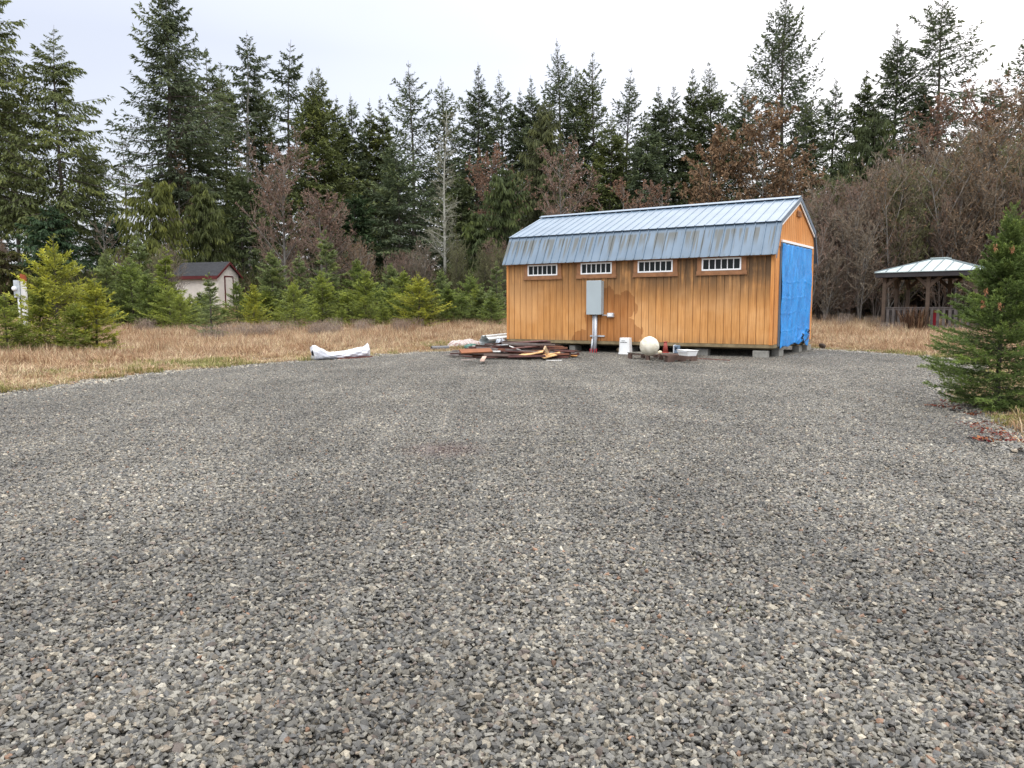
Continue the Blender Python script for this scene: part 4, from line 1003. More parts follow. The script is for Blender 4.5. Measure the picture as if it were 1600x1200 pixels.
def conifer(seed, H, Rm, zb, ds=.6, nper=6, e0=-.15, e1=.75, droop=.25, up=.12, k=14, m=4, twl=.42, tmin=.18, bl=.29, bw=.105, hang=.15, ragged=.28, gap=.0, prof=None, rad=None, lean=(0, 0), stubs=0, topbare=0, fan=1.0, seg=10):
    r = np.random.default_rng(seed)
    prof = prof or ([0, .06, .2, .45, .75, .90, .97, 1], [.62, .90, 1, .78, .40, .15, .055, .025])
    rad = rad or H*.0105
    # trunk
    ph = r.uniform(0, 6, 4)
    wob = lambda z: np.stack([lean[0]*(z/H)**1.5+.012*H*np.sin(z/H*5+ph[0])*(z/H), lean[1]*(z/H)**1.5+.012*H*np.sin(z/H*4+ph[1])*(z/H), z], -1)
    zz = np.linspace(-.4, H, seg+4); cen = wob(np.clip(zz, 0, None)); cen[:, 2] = zz
    rr = rad*np.clip(1-zz/H, .02, 1)**.85*np.where(zz < .3, 1.35, 1); ns = 7
    a = np.arange(ns)*2*PI/ns
    TV = cen[:, None]+np.stack([np.cos(a)[None]*rr[:, None], np.sin(a)[None]*rr[:, None], 0*a[None]*rr[:, None]], -1)
    i = np.arange(len(zz)-1)[:, None]*ns+np.arange(ns)[None]; j = np.arange(len(zz)-1)[:, None]*ns+(np.arange(ns)[None]+1) % ns
    TF = np.stack([i, j, j+ns, i+ns], -1).reshape(-1, 4); TV = TV.reshape(-1, 3)
    # branches in loose whorls
    nl = max(6, int((H-zb)/ds)); u = (np.arange(nl)[:, None]+r.uniform(-.35, .35, (nl, nper)))/nl
    u = np.clip(u**1.0, 0, .995).ravel(); az = (r.uniform(0, 2*PI, (nl, 1))+np.arange(nper)[None]*2*PI/nper+r.normal(0, .35, (nl, nper))).ravel()
    pa = r.uniform(0, 6, 6)
    lf = .5*np.sin(az+u*9+pa[0])+.35*np.sin(2*az-u*17+pa[1])+.35*np.sin(u*31+pa[2]+az)
    ln = Rm*np.interp(u, *prof)*np.clip(1+ragged*(r.normal(0, .8, len(u))+.8*lf), .25, 1.7)
    keep = (lf+r.normal(0, .35, len(u)) > gap*2-1.45) & (u < 1-topbare*r.random(len(u)))
    u, az, ln = u[keep], az[keep], ln[keep]; nb = len(u)
    z = zb+(H-zb)*u; B = wob(z)
    el = np.interp(u, [0, .5, 1], [e0, e0*.4+e1*.35, e1])+r.normal(0, .12, nb)
    dh = np.stack([np.cos(az), np.sin(az), 0*az], 1); sd_ = np.stack([-np.sin(az), np.cos(az), 0*az], 1)
    dr = droop*(1-u*.8)*r.uniform(.5, 1.4, nb); upt = up*r.uniform(.4, 1.6, nb)
    def curve(s):   # s (nb, ...) -> points
        s_ = s[..., None]; e_ = (ln*np.cos(el)).reshape(-1, *([1]*s.ndim)); f = ln.reshape(-1, *([1]*s.ndim))
        sh = lambda q: q.reshape(-1, *([1]*(s.ndim-1)), q.shape[-1]) if q.ndim == 2 else q.reshape(-1, *([1]*s.ndim))
        hor = sh(dh)*e_*s_
        ver = f*(s_*np.sin(sh(el))-sh(dr)*s_**2+sh(upt)*s_**3)
        return sh(B)+hor+np.concatenate([0*ver, 0*ver, ver], -1)
    # woody limbs (three sided, two joints)
    ts = np.array([0, .45, .95]); Pc = curve(np.repeat(ts[None], nb, 0)); lr = np.clip(rad*.16*(ln/Rm)+rad*.03, .004*H/10, None)
    q = np.arange(3)*2*PI/3
    off = (sd_[:, None]*np.cos(q)[None, :, None]+np.array([0, 0, 1.])*np.sin(q)[None, :, None])
    LV = Pc[:, :, None]+off[:, None]*(lr[:, None]*np.array([1, .6, .15])[None])[:, :, None, None]
    ii = (np.arange(nb)[:, None, None]*9+np.arange(2)[None, :, None]*3+np.arange(3)[None, None]); jj = (np.arange(nb)[:, None, None]*9+np.arange(2)[None, :, None]*3+(np.arange(3)[None, None]+1) % 3)
    LF = np.stack([ii, jj, jj+3, ii+3], -1).reshape(-1, 4)+len(TV)
    TV = np.r_[TV, LV.reshape(-1, 3)]; TF = np.r_[TF, LF]
    if stubs:       # dead bare limbs below the crown
        zs = r.uniform(zb*.35, zb*1.0, stubs); a2 = r.uniform(0, 6.28, stubs); l2 = r.uniform(.15, .6, stubs)*Rm
        b0 = wob(zs); d2 = np.stack([np.cos(a2), np.sin(a2), r.uniform(-.5, .15, stubs)], 1); s2 = np.stack([-np.sin(a2), np.cos(a2), 0*a2], 1)*rad*.12
        V3 = np.stack([b0-s2, b0+s2, b0+d2*l2[:, None], b0+np.array([0, 0, rad*.2])], 1).reshape(-1, 3); i0 = np.arange(stubs)[:, None]*4+len(TV)
        TF = np.r_[TF, i0+np.array([[0, 1, 2, 3]])]; TV = np.r_[TV, V3]
    # twigs and needle blades
    kk = np.clip((np.arange(k)[None]+r.random((nb, k)))/k, 0, 1); s = .10+.90*kk
    if True:
        P0 = curve(s); P1 = curve(np.clip(s+.03, 0, 1.03)); T = P1-P0; T /= np.linalg.norm(T, axis=-1, keepdims=True)+1e-9
        sgn = np.where((np.arange(k)[None]+r.integers(0, 2, (nb, 1))) % 2 == 0, 1., -1.); an = (1.15-.55*s+r.normal(0, .2, (nb, k)))*fan
        sv = np.cross(T, np.array([0, 0, 1.])); sv /= np.linalg.norm(sv, axis=-1, keepdims=True)+1e-9
        D = T*np.cos(an)[..., None]+sv*(np.sin(an)*sgn)[..., None]
        D[..., 2] += r.normal(0, .16, (nb, k))-hang; D /= np.linalg.norm(D, axis=-1, keepdims=True)
        tl = (twl*ln[:, None]*(1.05-s)+tmin*np.clip(ln/(.40*Rm), .2, 1)[:, None])*r.uniform(.6, 1.25, (nb, k))
        v = (np.arange(m)[None, None]+r.random((nb, k, m)))/m
        Q = P0[:, :, None]+D[:, :, None]*(tl[..., None]*v)[..., None]
        bd = D[:, :, None]*.9+r.normal(0, .38, (nb, k, m, 3)); bd[..., 2] -= hang*1.6; bd /= np.linalg.norm(bd, axis=-1, keepdims=True)
        nrm = r.normal(0, .55, (nb, k, m, 3)); nrm[..., 2] += 1
        S = np.cross(bd, nrm); S /= np.linalg.norm(S, axis=-1, keepdims=True)+1e-9
        fs_ = np.clip(ln/(.40*Rm), .28, 1)[:, None, None, None]; L_ = bl*fs_*r.uniform(.55, 1.3, (nb, k, m, 1)); W_ = bw*fs_**.7*r.uniform(.6, 1.3, (nb, k, m, 1))
        V = np.stack([Q-bd*L_*.15, Q+bd*L_*.35+S*W_*.5, Q+bd*L_, Q+bd*L_*.35-S*W_*.5], -2).reshape(-1, 3)
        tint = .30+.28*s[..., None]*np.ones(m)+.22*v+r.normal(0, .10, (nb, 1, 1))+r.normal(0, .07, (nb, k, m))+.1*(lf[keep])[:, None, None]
        ok = (r.random((nb, k, m)) < np.clip(ln/(.34*Rm), .10, 1)[:, None, None]).ravel()
        V = V.reshape(-1, 4, 3)[ok].reshape(-1, 3); tint = np.repeat(tint.ravel()[ok], 4)
    return (TV, TF), (V, np.arange(len(V)).reshape(-1, 4), tint)
def conifer_meshes(*a, bark=None, **kw):
    (TV, TF), (V, F, tint) = conifer(*a, **kw)
    return mesh_np('trunk', TV, [TF], bark or BARK, smooth=True), mesh_np('crown', V, [F], NEEDLE, {'tint': tint})
def plant(name, me_t, me_c, loc, rz, sc, colr, label, cat, group=None, lean=0, leana=0):
    e = empty(name, loc, rz, label, cat, group); e.scale = (sc, sc, sc) if not hasattr(sc, '__len__') else sc
    if lean: e.rotation_euler = (lean*math.sin(leana), lean*math.cos(leana), rz)
    t = bpy.data.objects.new('trunk', me_t); C.objects.link(t); t.parent = e
    c = bpy.data.objects.new('crown', me_c); C.objects.link(c); c.parent = e; c.color = (*colr, 1)
    return e
G1 = (.086, .108, .046); G2 = (.102, .122, .043); G3 = (.080, .102, .054); G4 = (.110, .12, .036); G5 = (.088, .114, .060)

# tall firs and hemlocks: photo column, photo row of the tip, depth, crown half width (photo px), row of the crown foot, colour, settings, label
STD = dict()
RAG = dict(ragged=.55, gap=.28, ds=.70, nper=6, droop=.3, e0=-.2, e1=.35, hang=.25, up=.25, k=18, m=5, bl=.30)
SPA = dict(ragged=.34, gap=.14, ds=.60, nper=6, e0=.0, e1=.7, droop=.15, up=.22, k=16, m=4, bl=.30, bw=.11)
DEN = dict(ds=.45, nper=7, k=16, m=5)
HAN = dict(ds=.5, nper=7, e0=-.25, e1=.5, droop=.35, hang=.35, k=20, m=6, ragged=.35, gap=.06)
FIRS = [
 (2, -60, 56, 88, 335, G2, HAN, 'huge drooping fir cut by the left edge of the photo, mossy limbs hanging'),
 (38, 150, 66, 58, 345, G2, HAN, 'yellowish fir with hanging lichen just right of the huge left edge fir'),
 (112, 55, 57, 84, 352, G2, dict(HAN, ds=.55), 'broad pointed fir with long pale bare trunk left of the sky gap'),
 (160, 230, 64, 44, 395, G1, DEN, 'dark low fir filling in right of the broad pointed fir with the pale trunk'),
 (206, 212, 82, 30, 330, (.085, .085, .07), dict(SPA, gap=.55, ragged=.5, k=7, m=2), 'thin almost bare grey snag standing alone in the sky gap at left'),
 (278, -18, 58, 66, 300, G3, dict(RAG, ds=.5, nper=7, gap=.24, e0=-.28, up=.35, k=20, m=6), 'tallest ragged dark fir whose tip meets the top edge left of centre'),
 (305, 92, 62, 42, 360, G1, DEN, 'dark fir leaning close on the right side of the tallest ragged fir'),
 (336, 88, 70, 34, 330, G1, RAG, 'flat topped ragged fir with layered limbs right of the tallest fir'),
 (362, 108, 72, 32, 400, G2, dict(DEN, ragged=.4), 'fir with uneven narrow top between the flat topped fir and the white trunked one'),
 (397, 64, 66, 36, 235, G3, dict(RAG, gap=.30), 'scraggly tall fir with long white trunk and clumpy top'),
 (418, 116, 68, 40, 400, G2, DEN, 'full green fir just right of the white trunked scraggly fir'),
 (455, 80, 66, 40, 300, G3, dict(RAG, gap=.28, lean=(.9, 0)), 'crooked fir with bent open top above the reddish alder'),
 (501, 120, 63, 46, 440, G2, dict(DEN, e1=.9), 'left stem of the wide twin topped fir left of the photo middle'),
 (513, 118, 64, 52, 440, G2, dict(DEN, e1=.9), 'right stem of the wide twin topped fir left of the photo middle'),
 (535, 160, 67, 30, 420, G1, STD, 'small fir tucked right against the twin topped fir'),
 (554, 155, 68, 34, 410, G3, SPA, 'thin see-through fir between the twin topped fir and a pair of narrow spires'),
 (586, 164, 70, 32, 420, G2, STD, 'left one of the pair of narrow equal spires left of the pale bare tree'),
 (604, 162, 70, 34, 420, G2, STD, 'right one of the pair of narrow equal spires left of the pale bare tree'),
 (625, 225, 60, 56, 440, G5, dict(DEN, k=17), 'broad bluish green fir in front, below the tall pointed fir left of the bare tree'),
 (648, 108, 66, 52, 400, G3, dict(SPA, k=15, m=4), 'tall pointed fir with visible dark trunk left of the pale bare tree'),
 (696, 133, 67, 46, 400, G1, dict(SPA, e1=.9, k=14, m=4), 'fir with upswept limbs right behind the pale bare lichen tree'),
 (747, 112, 66, 44, 420, G3, dict(STD, e1=.9, gap=.12), 'dark spire fir, first tall one right of the pale bare lichen tree'),
 (783, 124, 67, 42, 420, G3, dict(SPA, k=15, m=4), 'open spire fir, second tall one right of the pale bare lichen tree'),
 (811, 150, 69, 30, 420, G3, STD, 'short narrow fir left of the slightly taller fir above the left shed gable'),
 (830, 130, 68, 38, 420, G5, STD, 'bluish fir standing above the left gable of the big shed roof'),
 (871, 76, 66, 46, 400, G3, dict(SPA, e1=.95, k=15, m=4), 'tallest thin spire fir over the left half of the big shed roof'),
 (902, 118, 68, 38, 420, G1, STD, 'shorter fir between the two tall spires over the shed roof'),
 (926, 97, 67, 46, 420, G1, dict(SPA, e1=.9, k=16, m=4), 'second tall spire fir over the shed roof with full lower crown'),
 (950, 190, 63, 40, 430, G2, DEN, 'low dense green fir behind the middle of the shed roof'),
 (977, 120, 67, 44, 420, G3, SPA, 'open topped fir above the middle of the shed roof'),
 (1003, 190, 62, 44, 430, G5, DEN, 'low rounded bluish fir right of the open topped fir over mid roof'),
 (1021, 142, 66, 36, 420, G3, STD, 'thin pointed fir, left of two short spires over the right half of the roof'),
 (1048, 143, 67, 38, 420, G3, STD, 'thin pointed fir, right of two short spires over the right half of the roof'),
 (1078, 118, 66, 36, 420, G1, STD, 'narrow fir joined to the left side of the dense broad fir'),
 (1103, 110, 65, 56, 430, G1, dict(DEN, ragged=.2), 'dense broad fir with full crown above the rust brown alders'),
 (1150, 136, 66, 44, 420, G3, dict(STD, gap=.15), 'dark fir between the dense broad fir and the tall open fir'),
 (1213, 14, 62, 60, 300, G3, dict(SPA, ds=.62, nper=6, gap=.08, ragged=.25, e0=.35, e1=1.0, k=18, m=5, up=.3), 'very tall open fir with upswept limbs against white sky above the shed gable'),
 (1246, 148, 64, 40, 420, G1, STD, 'small dark fir at the right foot of the very tall open fir'),
 (1289, 130, 65, 36, 400, G5, dict(SPA, gap=.25), 'pale see-through spire fir standing alone right of the very tall open fir'),
 (1335, 118, 64, 34, 400, G1, STD, 'small fir hugging the left side of the bushy fir right of the shed'),
 (1380, 52, 62, 52, 400, G3, dict(STD, gap=.14, e0=-.05, e1=.9), 'bushy tall fir right of the shed, left neighbour of the tall thin one'),
 (1422, 130, 62, 30, 400, G1, STD, 'dark small fir wedged between the bushy and the thin tall firs at right'),
 (1448, 12, 60, 62, 260, G3, dict(SPA, ds=.62, nper=6, gap=.14, e0=-.25, e1=.8, k=18, m=5, up=.15, droop=.2), 'very tall thin fir with long spaced limbs drooping at right'),
 (1530, 132, 62, 32, 330, (.06, .062, .04), dict(SPA, gap=.3), 'faint brownish fir in the bright sky near the right edge'),
 (1592, 38, 58, 58, 330, G3, dict(SPA, gap=.15), 'tall dark fir cut by the right edge of the photo'),
 (92, 318, 50, 62, 480, (.032, .060, .026), dict(HAN, ds=.45), 'bushy bright green hemlock below the broad pointed fir at left'),
 (20, 385, 46, 46, 490, (.07, .07, .02), dict(HAN, ds=.45), 'yellow brown tinged young cedar at the left edge behind the meter post'),
 (185, 330, 54, 40, 480, (.030, .052, .024), DEN, 'dark young fir left of the drooping cedar near the hut'),
 (385, 260, 60, 44, 470, G1, DEN, 'dark full fir behind the hut, left of the reddish alder'),
 (560, 300, 58, 40, 470, (.036, .060, .026), DEN, 'small full fir standing low between the twin topped fir and the blue green one'),
 (722, 270, 60, 36, 470, G1, DEN, 'low dark fir right beside the pale bare tree trunk'),
]
def ms(f, D): return f/FPX*D
nf = 0
for q, (px, py, D, hw, foot, colr, kw, lab) in enumerate(FIRS):
    g = at(px, D); H = zpix(py, D)-g[2]; zb = max(.6, zpix(foot, D)-g[2]); Rm = ms(hw, D)*(1.08 if px in (160, 206, 278) or px < 120 else 1.30)
    kw = dict(dict(ds=.52, nper=7, k=17, m=5), **kw); kw['m'] = kw.get('m', 4)+1
    mt, mc = conifer_meshes(100+q, H, Rm, zb, bark=PALEBARK if q in (9,) else BARK, stubs=14 if zb > 3 else 0, **kw)
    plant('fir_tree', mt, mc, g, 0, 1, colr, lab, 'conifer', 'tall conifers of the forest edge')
# far row: plain crowns glimpsed through gaps between the near firs
far = [conifer_meshes(300+q, 10, 1.9, 1.2, ds=.55, nper=5, k=8, m=3, bl=.5, bw=.2, tmin=.25) for q in range(4)]
rf_ = random.Random(5)
for q in range(46):
    px = -30+q*36.5+rf_.uniform(-12, 12); D = rf_.uniform(84, 104)
    if 180 < px < 235: continue
    top = rf_.uniform(285, 375) if px < 240 else rf_.uniform(225, 330)
    g = at(px, D); H = zpix(top, D)-g[2]
    mt, mc = far[q % 4]
    plant('fir_tree', mt, mc, g, rf_.uniform(0, 6), H/10, (.034, .052, .032), 'plain dark fir in the far row glimpsed between the taller trees', 'conifer', 'far firs behind the forest edge')
# cedars with hanging sprays
CED = dict(ds=.42, nper=8, e0=-.2, e1=.4, droop=.55, up=.10, hang=.95, k=15, m=5, bl=.36, bw=.085, ragged=.22, twl=.32, prof=([0, .1, .35, .7, .92, 1], [.85, 1, .92, .62, .28, .08]))
for q, (px, py, D, hw, foot, colr, lab) in enumerate([
 (246, 282, 50, 66, 470, (.085, .098, .022), 'yellow green cedar with drooping sprays behind and left of the white hut'),
 (326, 285, 54, 46, 470, (.070, .085, .026), 'drooping yellowish cedar above the white hut roof'),
 (850, 168, 60, 52, 460, (.072, .082, .032), 'tall olive cedar with hanging sprays above the left shed gable'),
 (788, 262, 54, 50, 480, (.055, .074, .026), 'dark drooping cedar at the left end of the big shed'),
 (745, 330, 52, 36, 490, (.058, .078, .026), 'small drooping cedar between the bare lichen tree and the shed'),
 (1352, 180, 56, 72, 470, (.052, .068, .024), 'broad olive green cedar right of the shed above the brown thicket'),
 (1300, 255, 54, 40, 470, (.046, .062, .024), 'lower dark cedar right behind the tarp end of the shed')]):
    g = at(px, D); H = zpix(py, D)-g[2]; zb = max(.3, zpix(foot, D)-g[2])
    mt, mc = conifer_meshes(200+q, H, ms(hw, D)*1.1, zb, **CED)
    plant('cedar_tree', mt, mc, g, 0, 1, colr, lab, 'cedar', 'drooping cedars')

# ---------------------------------------------------------------- bare broadleaf trees
def tubes(P, r0, r1, ns):
    """P (n, s, 3) polylines -> tapered tubes"""
    n, s, _ = P.shape
    T = np.gradient(P, axis=1); T /= np.linalg.norm(T, axis=-1, keepdims=True)+1e-9
    ref = np.where(np.abs(T[..., 2:3]) > .9, np.array([1., 0, 0]), np.array([0, 0, 1.]))
    A = np.cross(T, ref); A /= np.linalg.norm(A, axis=-1, keepdims=True)+1e-9; Bv = np.cross(T, A)
    q = np.arange(ns)*2*PI/ns; rr = r0[:, None]+(r1-r0)[:, None]*np.linspace(0, 1, s)[None]
    V = P[:, :, None]+(A[:, :, None]*np.cos(q)[:, None]+Bv[:, :, None]*np.sin(q)[:, None])*rr[:, :, None, None]
    b = np.arange(n)[:, None, None]*s*ns+np.arange(s-1)[None, :, None]*ns; i = b+np.arange(ns); j = b+(np.arange(ns)+1) % ns
    return V.reshape(-1, 3), np.stack([i, j, j+ns, i+ns], -1).reshape(-1, 4)
def children(r, P, L, ne, t0, t1, ang, ratio, up, s, wig, taper=.55):
    n, sp, _ = P.shape
    t = t0+(t1-t0)*(np.arange(ne)[None]+r.random((n, ne)))/ne
    f = t*(sp-1); i = np.clip(f.astype(int), 0, sp-2); fr = (f-i)[..., None]
    I = np.arange(n)[:, None]; a = P[I, i]; b = P[I, i+1]; p = a+(b-a)*fr; T = b-a; T /= np.linalg.norm(T, axis=-1, keepdims=True)+1e-9
    rv = r.normal(size=(n, ne, 3)); rv -= T*(rv*T).sum(-1, keepdims=True); rv /= np.linalg.norm(rv, axis=-1, keepdims=True)
    an = ang*r.uniform(.65, 1.35, (n, ne))[..., None]
    D = T*np.cos(an)+rv*np.sin(an); D[..., 2] += up; D /= np.linalg.norm(D, axis=-1, keepdims=True)
    l = (L[:, None]*ratio*(1-taper*t)*r.uniform(.6, 1.3, (n, ne)))
    tt = np.linspace(0, 1, s); D2 = r.normal(0, wig, (n, ne, 3)); D2[..., 2] += up*.5
    Q = p[:, :, None]+(D[:, :, None]*tt[None, None, :, None]+D2[:, :, None]*(tt**2)[None, None, :, None])*l[:, :, None, None]
    return Q.reshape(-1, s, 3), l.ravel()
def bare_tree(seed, H, stems=1, spread=.12, n1=20, t1=.3, a1=.85, r1=.38, n2=8, n3=6, n4=4, rad=.1, up=.15, tw=.016, leafy=0, leafc=.03, splay=0, tapr=.6):
    r = np.random.default_rng(seed)
    st = []
    for k in range(stems):
        a = r.uniform(0, 6.28); tt = np.linspace(0, 1, 8); d = spread*r.uniform(.3, 1)*(1 if stems > 1 else .3)
        w_ = np.cumsum(r.normal(0, .014, (8, 2)), 0)*H*.5
        st.append(np.stack([math.cos(a)*(d*H*tt+splay*k*0)+w_[:, 0]*tt, math.sin(a)*d*H*tt+w_[:, 1]*tt, -.2+(H*r.uniform(.85, 1) if k else H)*tt], -1))
    P0 = np.array(st); L0 = np.full(stems, H)
    V0, F0 = tubes(P0, np.full(stems, rad), np.full(stems, rad*.12), 7)
    P1, L1 = children(r, P0, L0, n1, t1, .98, a1, r1, up, 5, .16, tapr); V1, F1 = tubes(P1, rad*.30*(L1/L1.max())+.008, np.full(len(L1), .008), 4)
    P2, L2 = children(r, P1, L1, n2, .15, 1, .75, .45, up*.8, 4, .2); V2, F2 = tubes(P2, np.full(len(L2), tw*.75), np.full(len(L2), tw*.4), 3)
    P3, L3 = children(r, P2, L2, n3, .1, 1, .7, .5, up*.6, 3, .25); V3, F3 = tubes(P3, np.full(len(L3), tw*.5), np.full(len(L3), tw*.3), 3)
    TV = np.r_[V0, V1]; TF = np.r_[F0, F1+len(V0)]
    CV = [V2, V3]; CF4 = [F2, F3+len(V2)]; off = len(V2)+len(V3); tint = [np.full(len(V2), .35), np.repeat(r.uniform(.35, .65, len(L3)), 9)]
    P4, L4 = children(r, P3, L3, n4, .1, 1, .7, .6, up*.5, 2, 0)
    d = P4[:, 1]-P4[:, 0]; sv = np.cross(d, r.normal(size=d.shape)); sv /= np.linalg.norm(sv, axis=1, keepdims=True)+1e-9
    V4 = np.stack([P4[:, 0]-sv*tw*.45, P4[:, 0]+sv*tw*.45, P4[:, 1]], 1).reshape(-1, 3); F3t = np.arange(len(V4)).reshape(-1, 3)+off
    CV.append(V4); tint.append(np.repeat(r.uniform(.4, .9, len(P4)), 3)); off += len(V4)
    if leafy:      # catkins and withered leaves
        k = r.choice(len(P4), int(len(P4)*min(1, leafy))); c = P4[k, 1]+r.normal(0, .02, (len(k), 3)); a = r.normal(size=(len(k), 3)); a[:, 2] -= .8; a /= np.linalg.norm(a, axis=1, keepdims=True)
        b = np.cross(a, r.normal(size=a.shape)); b /= np.linalg.norm(b, axis=1, keepdims=True); z_ = leafc*r.uniform(.6, 1.6, (len(k), 1))
        V5 = np.stack([c-a*z_, c+b*z_*.5, c+a*z_*1.3, c-b*z_*.5], 1).reshape(-1, 3); CF4.append(np.arange(len(V5)).reshape(-1, 4)+off); CV.append(V5); tint.append(np.repeat(r.uniform(.8, 1.3, len(k)), 4))
    return mesh_np('trunk', TV, [TF], None, smooth=True), mesh_np('crown', np.concatenate(CV), [np.concatenate(CF4), F3t], None, {'tint': np.concatenate(tint)})
def twig_mat(name, dark, mid, tip):
    t = NT(name, .85, .2); a = t.n('Attribute', {'attribute_name': 'tint'}).outputs['Fac']
    n = t.noise(t.pos(), .5, 3)
    c = t.ramp(a, (.3, dark), (.65, mid), (1.0, tip)); c = t.mix(t.rng(n, .35, .65, 0, .35), c, t.mix(1.0, c, (1.4, 1.35, 1.3), 'MULTIPLY')); return t.col(c)
TW_RED = twig_mat('reddish_twigs', (.125, .098, .078), (.16, .108, .078), (.19, .105, .066))
TW_RUST = twig_mat('rust_twigs', (.12, .095, .070), (.165, .115, .070), (.195, .122, .068))
TW_GREY = twig_mat('grey_twigs', (.165, .142, .108), (.165, .130, .094), (.19, .135, .09))
TW_LICH = twig_mat('lichen_twigs', (.19, .185, .14), (.22, .22, .155), (.21, .225, .145))
TW_PINK = twig_mat('pinkish_twigs', (.15, .115, .092), (.18, .125, .095), (.20, .125, .092))
TW_OLV = twig_mat('olive_twigs', (.115, .108, .064), (.12, .125, .052), (.13, .135, .05))
ALB = bark_mat('alder_bark', (.10, .092, .08), (.22, .205, .185))
def put_bare(name, seed, px, py, D, bark, twm, label, cat, group, **kw):
    g = at(px, D); H = zpix(py, D)-g[2]
    mt, mc = bare_tree(seed, H, **kw); mt.materials.append(bark); mc.materials.append(twm)
    return plant(name, mt, mc, g, 0, 1, (1, 1, 1), label, cat, group)
AG = 'bare alders of the forest edge'
for q, (px, py, D, tw, kw, lab) in enumerate([
 (448, 240, 48, TW_PINK, dict(n1=38, r1=.44, n2=9, n3=6, leafy=.35, leafc=.045, t1=.15, a1=.85), 'broad reddish bare alder with pale forked trunk right of the hut'),
 (508, 318, 47, TW_PINK, dict(n1=26, stems=2, n2=9, r1=.42, leafy=.3, leafc=.04), 'smaller reddish bare alder right of the broad reddish one'),
 (560, 385, 50, TW_RUST, dict(n1=20, stems=3, leafy=.3, leafc=.04, spread=.2), 'low rusty bare alder bush behind the young firs left of the lichen tree'),
 (762, 262, 58, TW_RED, dict(n1=26, r1=.42, leafy=1.0, leafc=.06), 'reddish alder top between the lichen tree and the shed'),
 (878, 256, 46, TW_PINK, dict(n1=28, r1=.42, n2=9, leafy=.5, leafc=.05, t1=.3), 'pinkish brown bare alder rising over the left part of the shed roof'),
 (968, 292, 45, TW_RED, dict(n1=22, r1=.40, leafy=.4, leafc=.05), 'low reddish bare alder above the middle of the shed roof'),
 (1028, 300, 46, TW_RED, dict(n1=22, r1=.4, leafy=.4, leafc=.05), 'second low reddish bare alder right of mid roof'),
 (1100, 232, 52, TW_RUST, dict(n1=26, r1=.34, n2=9, leafy=1.0, leafc=.09, t1=.25), 'left rust brown alder hung with withered catkins above the shed roof'),
 (1188, 200, 52, TW_RUST, dict(n1=32, r1=.40, n2=9, leafy=1.0, leafc=.09, t1=.25), 'right and larger rust brown alder hung with withered catkins above the shed roof'),
 (1240, 262, 50, TW_RUST, dict(n1=24, r1=.36, leafy=.8, leafc=.07), 'rusty brown alder right behind the shed ridge end'),
 (1440, 205, 52, TW_RED, dict(n1=30, r1=.42, n2=9, leafy=.8, leafc=.06, t1=.25), 'reddish bare alder below the very tall thin fir at right'),
 (1500, 185, 50, TW_RED, dict(n1=30, r1=.42, n2=9, leafy=.8, leafc=.06, t1=.25), 'tall red brown bare alder, second from the right edge'),
 (1562, 168, 46, TW_RUST, dict(n1=32, r1=.42, n2=9, leafy=1, leafc=.06, t1=.22), 'tall red brown alder with rusty leaf clusters at the right edge'),
 (1610, 200, 44, TW_RUST, dict(n1=28, r1=.42, n2=9, leafy=1, leafc=.06, t1=.22), 'rust brown alder half cut by the right edge'),
 (292, 250, 58, TW_RUST, dict(n1=18, r1=.3, n2=7, leafy=.3, leafc=.05), 'thin brown alder in front of the tallest ragged fir'),
 (175, 350, 52, TW_GREY, dict(n1=18, r1=.35, n2=6), 'grey bare alder in the gap left of the drooping cedar')]):
    put_bare('alder_tree', 400+q, px, py, D, ALB, tw, lab, 'alder', AG, rad=.11, tw=.026, **kw)
put_bare('lichen_tree', 450, 697, 178, 52, bark_mat('lichen_bark', (.20, .20, .17), (.40, .39, .33)), TW_LICH, 'pale bare tree covered in grey green lichen with straight whitish trunk', 'bare tree', None, n1=70, r1=.15, n2=9, n3=6, n4=3, t1=.22, a1=1.15, rad=.13, up=.08, tw=.020, tapr=.8)
# brown thicket right of the shed: copies of a few multi stemmed saplings
SAP = []
for q in range(7):
    mt, mc = bare_tree(500+q, 7.0, stems=4, spread=.22, n1=18, t1=.12, a1=.6, r1=.42, n2=7, n3=5, n4=2, rad=.062, up=.20, tw=.024, leafy=.3, leafc=.035)
    mt.materials.append(ALB if q % 2 else BARK); mc.materials.append([TW_GREY, TW_RUST, TW_RED, TW_GREY, TW_OLV, TW_PINK, TW_OLV][q]); SAP.append((mt, mc))
rs2 = random.Random(9)
for q in range(64):
    px = 1235+(q % 32)*12.6+rs2.uniform(-6, 6); D = 39+(q//32)*5+rs2.uniform(-1.2, 2.5)
    top = np.interp(px, [1235, 1300, 1400, 1500, 1620], [330, 300, 265, 235, 230])+rs2.uniform(-15, 70)+(25 if q < 32 else 0)
    g = at(px, D)
    if g[1] < 37.5 and px > 1360: continue
    H = zpix(top, D)-g[2]; mt, mc = SAP[rs2.randrange(7)]
    plant('bare_sapling', mt, mc, g, rs2.uniform(0, 6.28), H/7.0, (1, 1, 1), 'bare many stemmed sapling in the tangled brown thicket behind the gazebo', 'sapling', 'bare saplings of the thicket')
for q in range(40):
    px = rs2.choice([rs2.uniform(-20, 800), rs2.uniform(380, 800), rs2.uniform(1240, 1620)]); D = rs2.uniform(44.5, 52) if px < 900 else rs2.uniform(37.8, 41); g = at(px, D); mt, mc = SAP[rs2.randrange(7)]
    if 280 < px < 385: continue
    H = rs2.uniform(2.6, 4.2)
    plant('bare_shrub', mt, mc, g, rs2.uniform(0, 6.28), H/7.0, (1, 1, 1), 'low bare shrub standing among the trees at the forest edge', 'shrub', 'bare shrubs at the forest edge')

